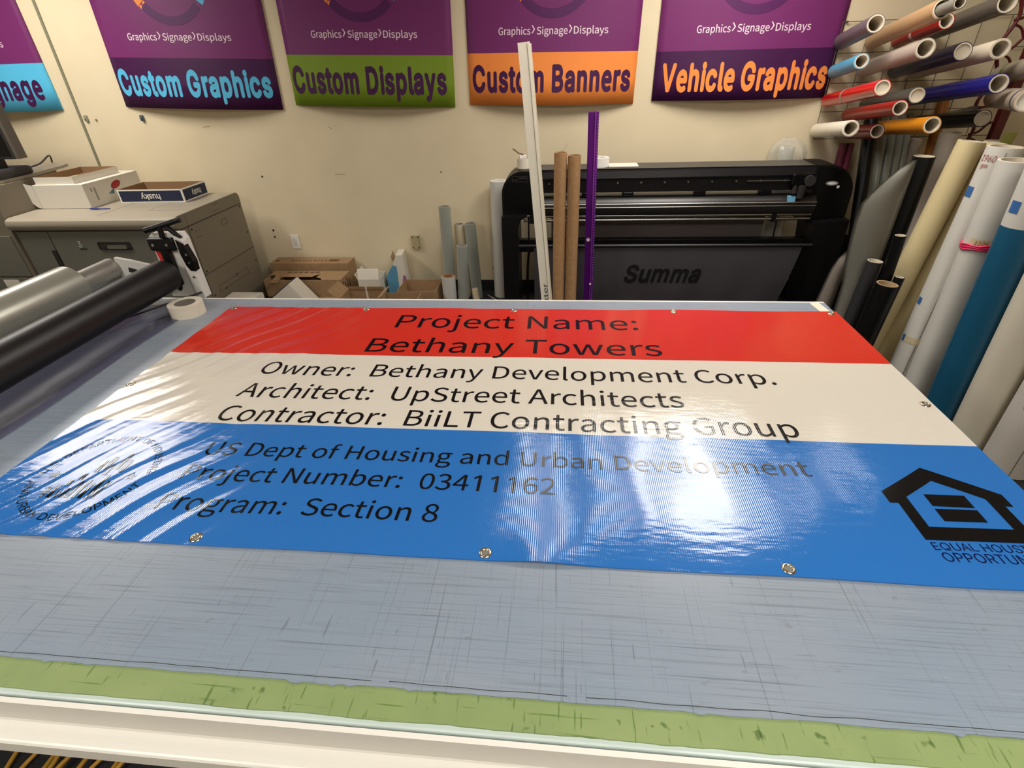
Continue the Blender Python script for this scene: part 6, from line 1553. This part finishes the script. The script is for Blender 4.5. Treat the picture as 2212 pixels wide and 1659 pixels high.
# clear tubes left of the cutter
for (x, y), (tx, ty, tz), r, m_v, lab in (
        ((-0.975, 4.15), (-0.959, 4.15, 0.778), 0.047, M_clearg, 'tallest clear film roll standing left of the cutter'),
        ((-0.842, 4.19), (-0.862, 4.19, 0.628), 0.041, V_('ivory', (204, 192, 162)), 'ivory roll behind the clear film rolls'),
        ((-0.745, 4.16), (-0.765, 4.16, 0.640), 0.047, M_clearg, 'clear film roll with dark marks, right of the ivory roll'),
        ((-0.825, 3.92), (-0.796, 3.92, 0.535), 0.044, M_clearg, 'clear film roll standing in front of the ivory roll'),
        ((-0.93, 3.90), (-0.925, 3.90, 0.292), 0.055, film('frosted', (214, 212, 206), 0.75, 0.3), 'short clear wrapped roll with a brown core')):
    add_roll('film_roll', lab, (x, y, 0.003), (tx, ty, tz), r, m_v, 'film rolls left of the cutter', wall=0.012 if r < .05 else 0.020,
             m_core=mat('brown_core', (150, 110, 74), 0.8) if 'brown' in lab else mat('grey_core', (150, 146, 136), 0.6))
add_roll('film_roll', 'small cream tube leaning at the foot of the clear rolls', (-0.70, 3.92, 0.004), (-0.722, 3.92, 0.175), 0.026, V_('cream_tube', (222, 206, 170)), 'film rolls left of the cutter', wall=0.02)
b = BM(); sweep(b, spline([(-0.66, 4.2, 0.006), (-0.55, 4.05, 0.006), (-0.52, 3.86, 0.006), (-0.60, 3.80, 0.006), (-0.69, 3.86, 0.007), (-0.68, 3.98, 0.008), (-0.58, 4.02, 0.013), (-0.50, 3.96, 0.006), (-0.47, 3.88, 0.006)], 8), 0.004, 8)
solo('cable', b, mat('white_cable', (206, 200, 186), 0.5), 'thin white cable coiled on the floor left of the cutter', 'cable', origin=(-0.57, 3.95, 0))

# ------------------------------------------------------------------ red trussed upright with pegs at the far right
M_rred = mat('dark_red_steel', (92, 16, 20), 0.5)
ur = thing('rack_upright', 'dark red trussed steel rack upright at the right edge', 'rack', (2.70, 3.9, 0.0))
b = BM(); box(b, (-0.005, -0.02, 0), (0.052, 0.02, 2.3), 0.004); ob('chord', b, M_rred, ur)
b = BM()
pts = [(-0.135 + 0.022 * math.sin(z * 21), 0, z) for z in [0.02 + 2.26 * k / 150 for k in range(151)]]
sweep(b, pts, 0.010, 8); ob('chord', b, M_rred, ur)
b = BM()
for k in range(15):
    z = 0.05 + 0.15 * k
    sweep(b, spline([(-0.13, 0, z), (-0.08, 0, z + 0.015), (-0.04, 0, z + 0.06), (0.0, 0, z + 0.07)], 5), 0.0075, 8)
    sweep(b, spline([(-0.12, 0, z + 0.13), (-0.075, 0, z + 0.11), (-0.04, 0, z + 0.06)], 5), 0.0065, 8)
ob('lattice', b, M_rred, ur)
for (x, z) in ((0.10, 1.835), (0.115, 1.64)):
    b = BM(); box(b, (x - 0.03, -0.02, z - 0.010), (x + 0.20, 0.02, z + 0.010), 0.004); ob('peg', b, mat('peg_grey', (128, 112, 88), 0.5), ur)
add_roll('vinyl_roll', 'pale roll with a blue ring lying across the red upright', (2.50, 3.70, 1.470), (2.165, 2.98, 1.510), 0.05, V_('stone', (176, 160, 140)), 'rolls at the red upright', band=(0.70, 0.03, mat('blue_ring', (52, 66, 96), 0.5)), cap=M_paper)
add_roll('vinyl_roll', 'pale roll with a green stripe above the blue ringed roll', (2.50, 3.72, 1.585), (2.20, 2.96, 1.67), 0.05, V_('stone_b', (150, 140, 124)), 'rolls at the red upright', band=(0.16, 0.05, mat('green_stripe', (104, 110, 52), 0.5)))
b = BM(); box(b, (2.455, 3.20, 0.0), (2.62, 3.235, 2.0), 0.002); solo('wood_board', b, mat('dark_wood', (84, 62, 40), 0.7, mottle=(12, (70, 50, 32))), 'dark brown board standing behind the white rolls at the right edge', 'board', origin=(2.53, 3.22, 0))



# ------------------------------------------------------------------ cartons on the floor by the wall
def carton(name, label, x0, x1, y0, y1, h, rot=0, open_top=True, m_o=M_box, flaps=(), group='cartons on the floor', th=0.004):
    c = Vector(((x0 + x1) / 2, (y0 + y1) / 2, 0.001))
    t = thing(name, label, 'box', c, group, qz(rot))
    w, d = (x1 - x0) / 2, (y1 - y0) / 2
    b = BM()
    if open_top:
        box(b, (-w, -d, 0), (w, d, th))
        for lo, hi in (((-w, -d, th), (w, -d + th, h)), ((-w, d - th, th), (w, d, h)), ((-w, -d + th, th), (-w + th, d - th, h)), ((w - th, -d + th, th), (w, d - th, h))):
            box(b, lo, hi)
    else:
        box(b, (-w, -d, 0), (w, d, h), 0.003)
    ob('body', b, m_o, t)
    for side, ln, tilt in flaps:
        b = BM()
        s = math.sin(math.radians(tilt)) * ln; k = math.cos(math.radians(tilt)) * ln
        if side == 'f': pts = [(-d, h), (-d - s, h + k), (-d - s + .004, h + k + .002), (-d + .004, h)]; prism(b, pts, 'x', -w, w)
        if side == 'b': pts = [(d, h), (d + s, h + k), (d + s - .004, h + k + .002), (d - .004, h)]; prism(b, pts, 'x', -w, w)
        if side == 'l': pts = [(-w, h), (-w - s, h + k), (-w - s + .004, h + k + .002), (-w + .004, h)]; prism(b, pts, 'y', -d, d)
        if side == 'r': pts = [(w, h), (w + s, h + k), (w + s - .004, h + k + .002), (w - .004, h)]; prism(b, pts, 'y', -d, d)
        ob('flap', b, m_o, t)
    return t, w, d
M_print = mat('carton_print', (96, 66, 40), 0.8)
t, w, d = carton('long_carton', 'long closed kraft carton at the back against the wall', -2.56, -1.85, 4.14, 4.30, 0.315, open_top=False)
b = BM()
for k in range(11):
    x = -w + .17 + k * .034
    prism(b, [(x, -d + 0.05), (x + 0.022, -d + 0.052), (x + 0.018 - 0.01 * (k % 3), -d + 0.09), (x + 0.004, -d + 0.085 - 0.012 * (k % 2))], 'z', 0.3151, 0.3157)
box(b, (-w + .03, -d + 0.04, 0.3151), (-w + .06, -d + 0.09, 0.3157)); box(b, (-w + .52, -d + 0.05, 0.3151), (-w + .60, -d + 0.10, 0.3157)); ob('print', b, M_print, t)
t, w, d = carton('flat_carton', 'low printed kraft carton lying under the torn long carton', -2.46, -1.84, 3.86, 4.12, 0.110, open_top=False)
b = BM()
for k in range(9): box(b, (w - .40 + k * .04, -d - 0.0008, .070 + .008 * (k % 2)), (w - .372 + k * .04, -d, .098))
ob('print', b, M_print, t)
# torn carton: closed sides, a dark slot ripped along its top
t = thing('long_carton', 'long kraft carton with a torn dark slot, lying on the low printed carton', 'box', (-2.165, 3.99, 0.1115), 'cartons on the floor')
w, d, h = 0.335, 0.105, 0.148
b = BM()
for lo, hi in (((-w, -d, 0), (w, d, .004)), ((-w, -d, .004), (w, -d + .004, h)), ((-w, d - .004, .004), (w, d, h)), ((-w, -d + .004, .004), (-w + .004, d - .004, h)), ((w - .004, -d + .004, .004), (w, d - .004, h))):
    box(b, lo, hi)
ob('body', b, M_box, t)
b = BM(); prism(b, [(-w, 0.0), (0.08, 0.005), (0.115, 0.03), (0.10, -0.04), (0.16, -0.075), (0.17, -d), (w, -d), (w, d), (-w, d)], 'z', h, h + .004); ob('top_panel', b, M_box, t)
b = BM(); prism(b, [(-d - .03, h - 0.012), (-0.01, h + .004), (-0.01, h + .008), (-d - .03, h - .008)], 'x', -w + 0.07, -w + 0.135); ob('top_flap', b, M_box, t)
b = BM(); prism(b, [(-d + .02, h + 0.02), (0.0, h + .004), (0.0, h + .008), (-d + .02, h + .024)], 'x', -w + 0.14, w - 0.25); ob('top_flap', b, M_box, t)
b = BM()
for k in range(4): box(b, (w + 0.0002, -d + 0.025 + 0.045 * k, 0.03), (w + 0.0009, -d + 0.05 + 0.045 * k, 0.125 - 0.02 * (k % 2)))
for k in range(6): box(b, (-0.20 + .05 * k, 0.055, h + .0041), (-0.165 + .05 * k, 0.085, h + .0046))
ob('print', b, M_print, t)
t, w, d = carton('open_carton', 'open kraft carton with raised flaps and a pale seam, left of the tray', -1.72, -1.42, 3.54, 3.76, 0.235, flaps=(('l', 0.10, 48), ('r', 0.05, 60)))
b = BM(); prism(b, [(-0.004, 0.06), (0.010, 0.06), (0.004, 0.2345), (-0.010, 0.2345)], 'y', d - .0062, d - .0042); ob('pale_seam', b, M_tape, t)
b = BM(); box(b, (-w + .004, d - 0.010, 0.2355), (-0.008, d - 0.006, 0.258)); ob('flap', b, M_boxin, t)
b = BM(); box(b, (0.008, d - 0.010, 0.2355), (w - .004, d - 0.006, 0.258)); ob('flap', b, M_boxin, t)
carton('open_carton', 'shallow open kraft tray beside the clear film rolls', -1.34, -1.02, 3.80, 4.06, 0.200, rot=-0.02)
t, w, d = carton('open_carton', 'small open kraft carton in front of the shallow tray', -1.385, -1.095, 3.46, 3.66, 0.245, rot=0.01)
t, w, d = carton('white_box', 'white carton with open wing flaps behind the open kraft cartons', -1.73, -1.55, 3.99, 4.20, 0.225, m_o=M_wbox, flaps=(('f', 0.085, -20), ('l', 0.05, 25)), rot=0.04)
up = thing('blue_white_box', 'white box on end with a blue side and magenta corner', 'box', (-1.425, 4.20, 0.001), 'cartons on the floor', qz(0.12))
b = BM(); prism(b, [(-0.100, 0.0), (0.075, 0.0), (0.055, 0.385), (0.0, 0.385), (-0.035, 0.30), (-0.10, 0.20)], 'y', -0.07, 0.10); ob('body', b, M_wbox, up)
b = BM(); prism(b, [(-0.102, 0.02), (-0.010, 0.02), (-0.004, 0.29), (-0.035, 0.302), (-0.102, 0.205)], 'y', -0.0715, 0.08); ob('blue_side', b, mat('carton_blue', (84, 144, 176), 0.6), up)
b = BM(); prism(b, [(-0.006, 0.02), (0.072, 0.02), (0.062, 0.20), (0.045, 0.215)], 'y', -0.0715, -0.070); ob('magenta_mark', b, mat('carton_magenta', (150, 84, 132), 0.6), up)
b = BM(); prism(b, [(-0.055, 0.30), (-0.02, 0.33), (-0.035, 0.40), (-0.062, 0.345)], 'y', 0.03, 0.034); ob('torn_flap', b, M_box, up)
pk = thing('white_box', 'white box standing on its corner like a peak beside the copier', 'box', (-2.151, 3.66, 0.001), 'cartons on the floor')
b = BM(); prism(b, [(-0.445, 0.0), (0.235, 0.0), (0.0, 0.317)], 'y', -0.02, -0.017); ob('front_panel', b, M_wbox, pk)
b = BM(); prism(b, [(-0.445, 0.0), (0.0, 0.317), (-0.008, 0.320), (-0.460, 0.0)], 'y', -0.018, 0.14); ob('side_panel', b, M_navy, pk)
b = BM(); prism(b, [(0.235, 0.0), (0.0, 0.317), (0.006, 0.319), (0.245, 0.0)], 'y', -0.018, 0.14); ob('side_panel', b, M_wbox, pk)
b = BM(); box(b, (-2.60, 3.40, 0.002), (-2.35, 3.60, 0.270), 0.002)
solo('white_box', b, M_wbox, 'plain white box on the floor at the foot of the copier', 'box', 'cartons on the floor', origin=(-2.47, 3.5, 0.002))

# ------------------------------------------------------------------ yellow cable under the table front
b = BM()
ctrl = [(-1.66, 0.70, 0.01)]
for (xa, xb, z) in ((-1.58, -1.562, 0.012), (-1.488, -1.487, 0.02), (-1.452, -1.425, 0.034), (-1.37, -1.345, 0.014), (-1.285, -1.268, 0.022)):
    ctrl += [(xa - 0.02, 0.42, z), (xa, 0.545, z), (xb, 0.60, z + 0.006), (xb + 0.012, 0.70, z + 0.012), (xb + 0.03, 0.74, z), (xb + 0.05, 0.70, z - 0.004), (xb + 0.03, 0.50, z), (xb + 0.025, 0.40, z)][: 8 if xa in (-1.452,) else 6]
sweep(b, spline(ctrl, 6), 0.0065, 8)
solo('extension_cord', b, mat('yellow_cord', (196, 150, 54), 0.5), 'coiled yellow extension cord on the floor under the table front', 'cord', origin=(-1.4, 0.52, 0))
b = BM(); box(b, (-1.245, 0.545, 0.001), (-1.225, 0.560, 0.006)); solo('paper_scrap', b, M_paper, 'tiny white paper scrap on the floor beside the yellow cord', 'paper', origin=(-1.235, 0.55, 0.001))
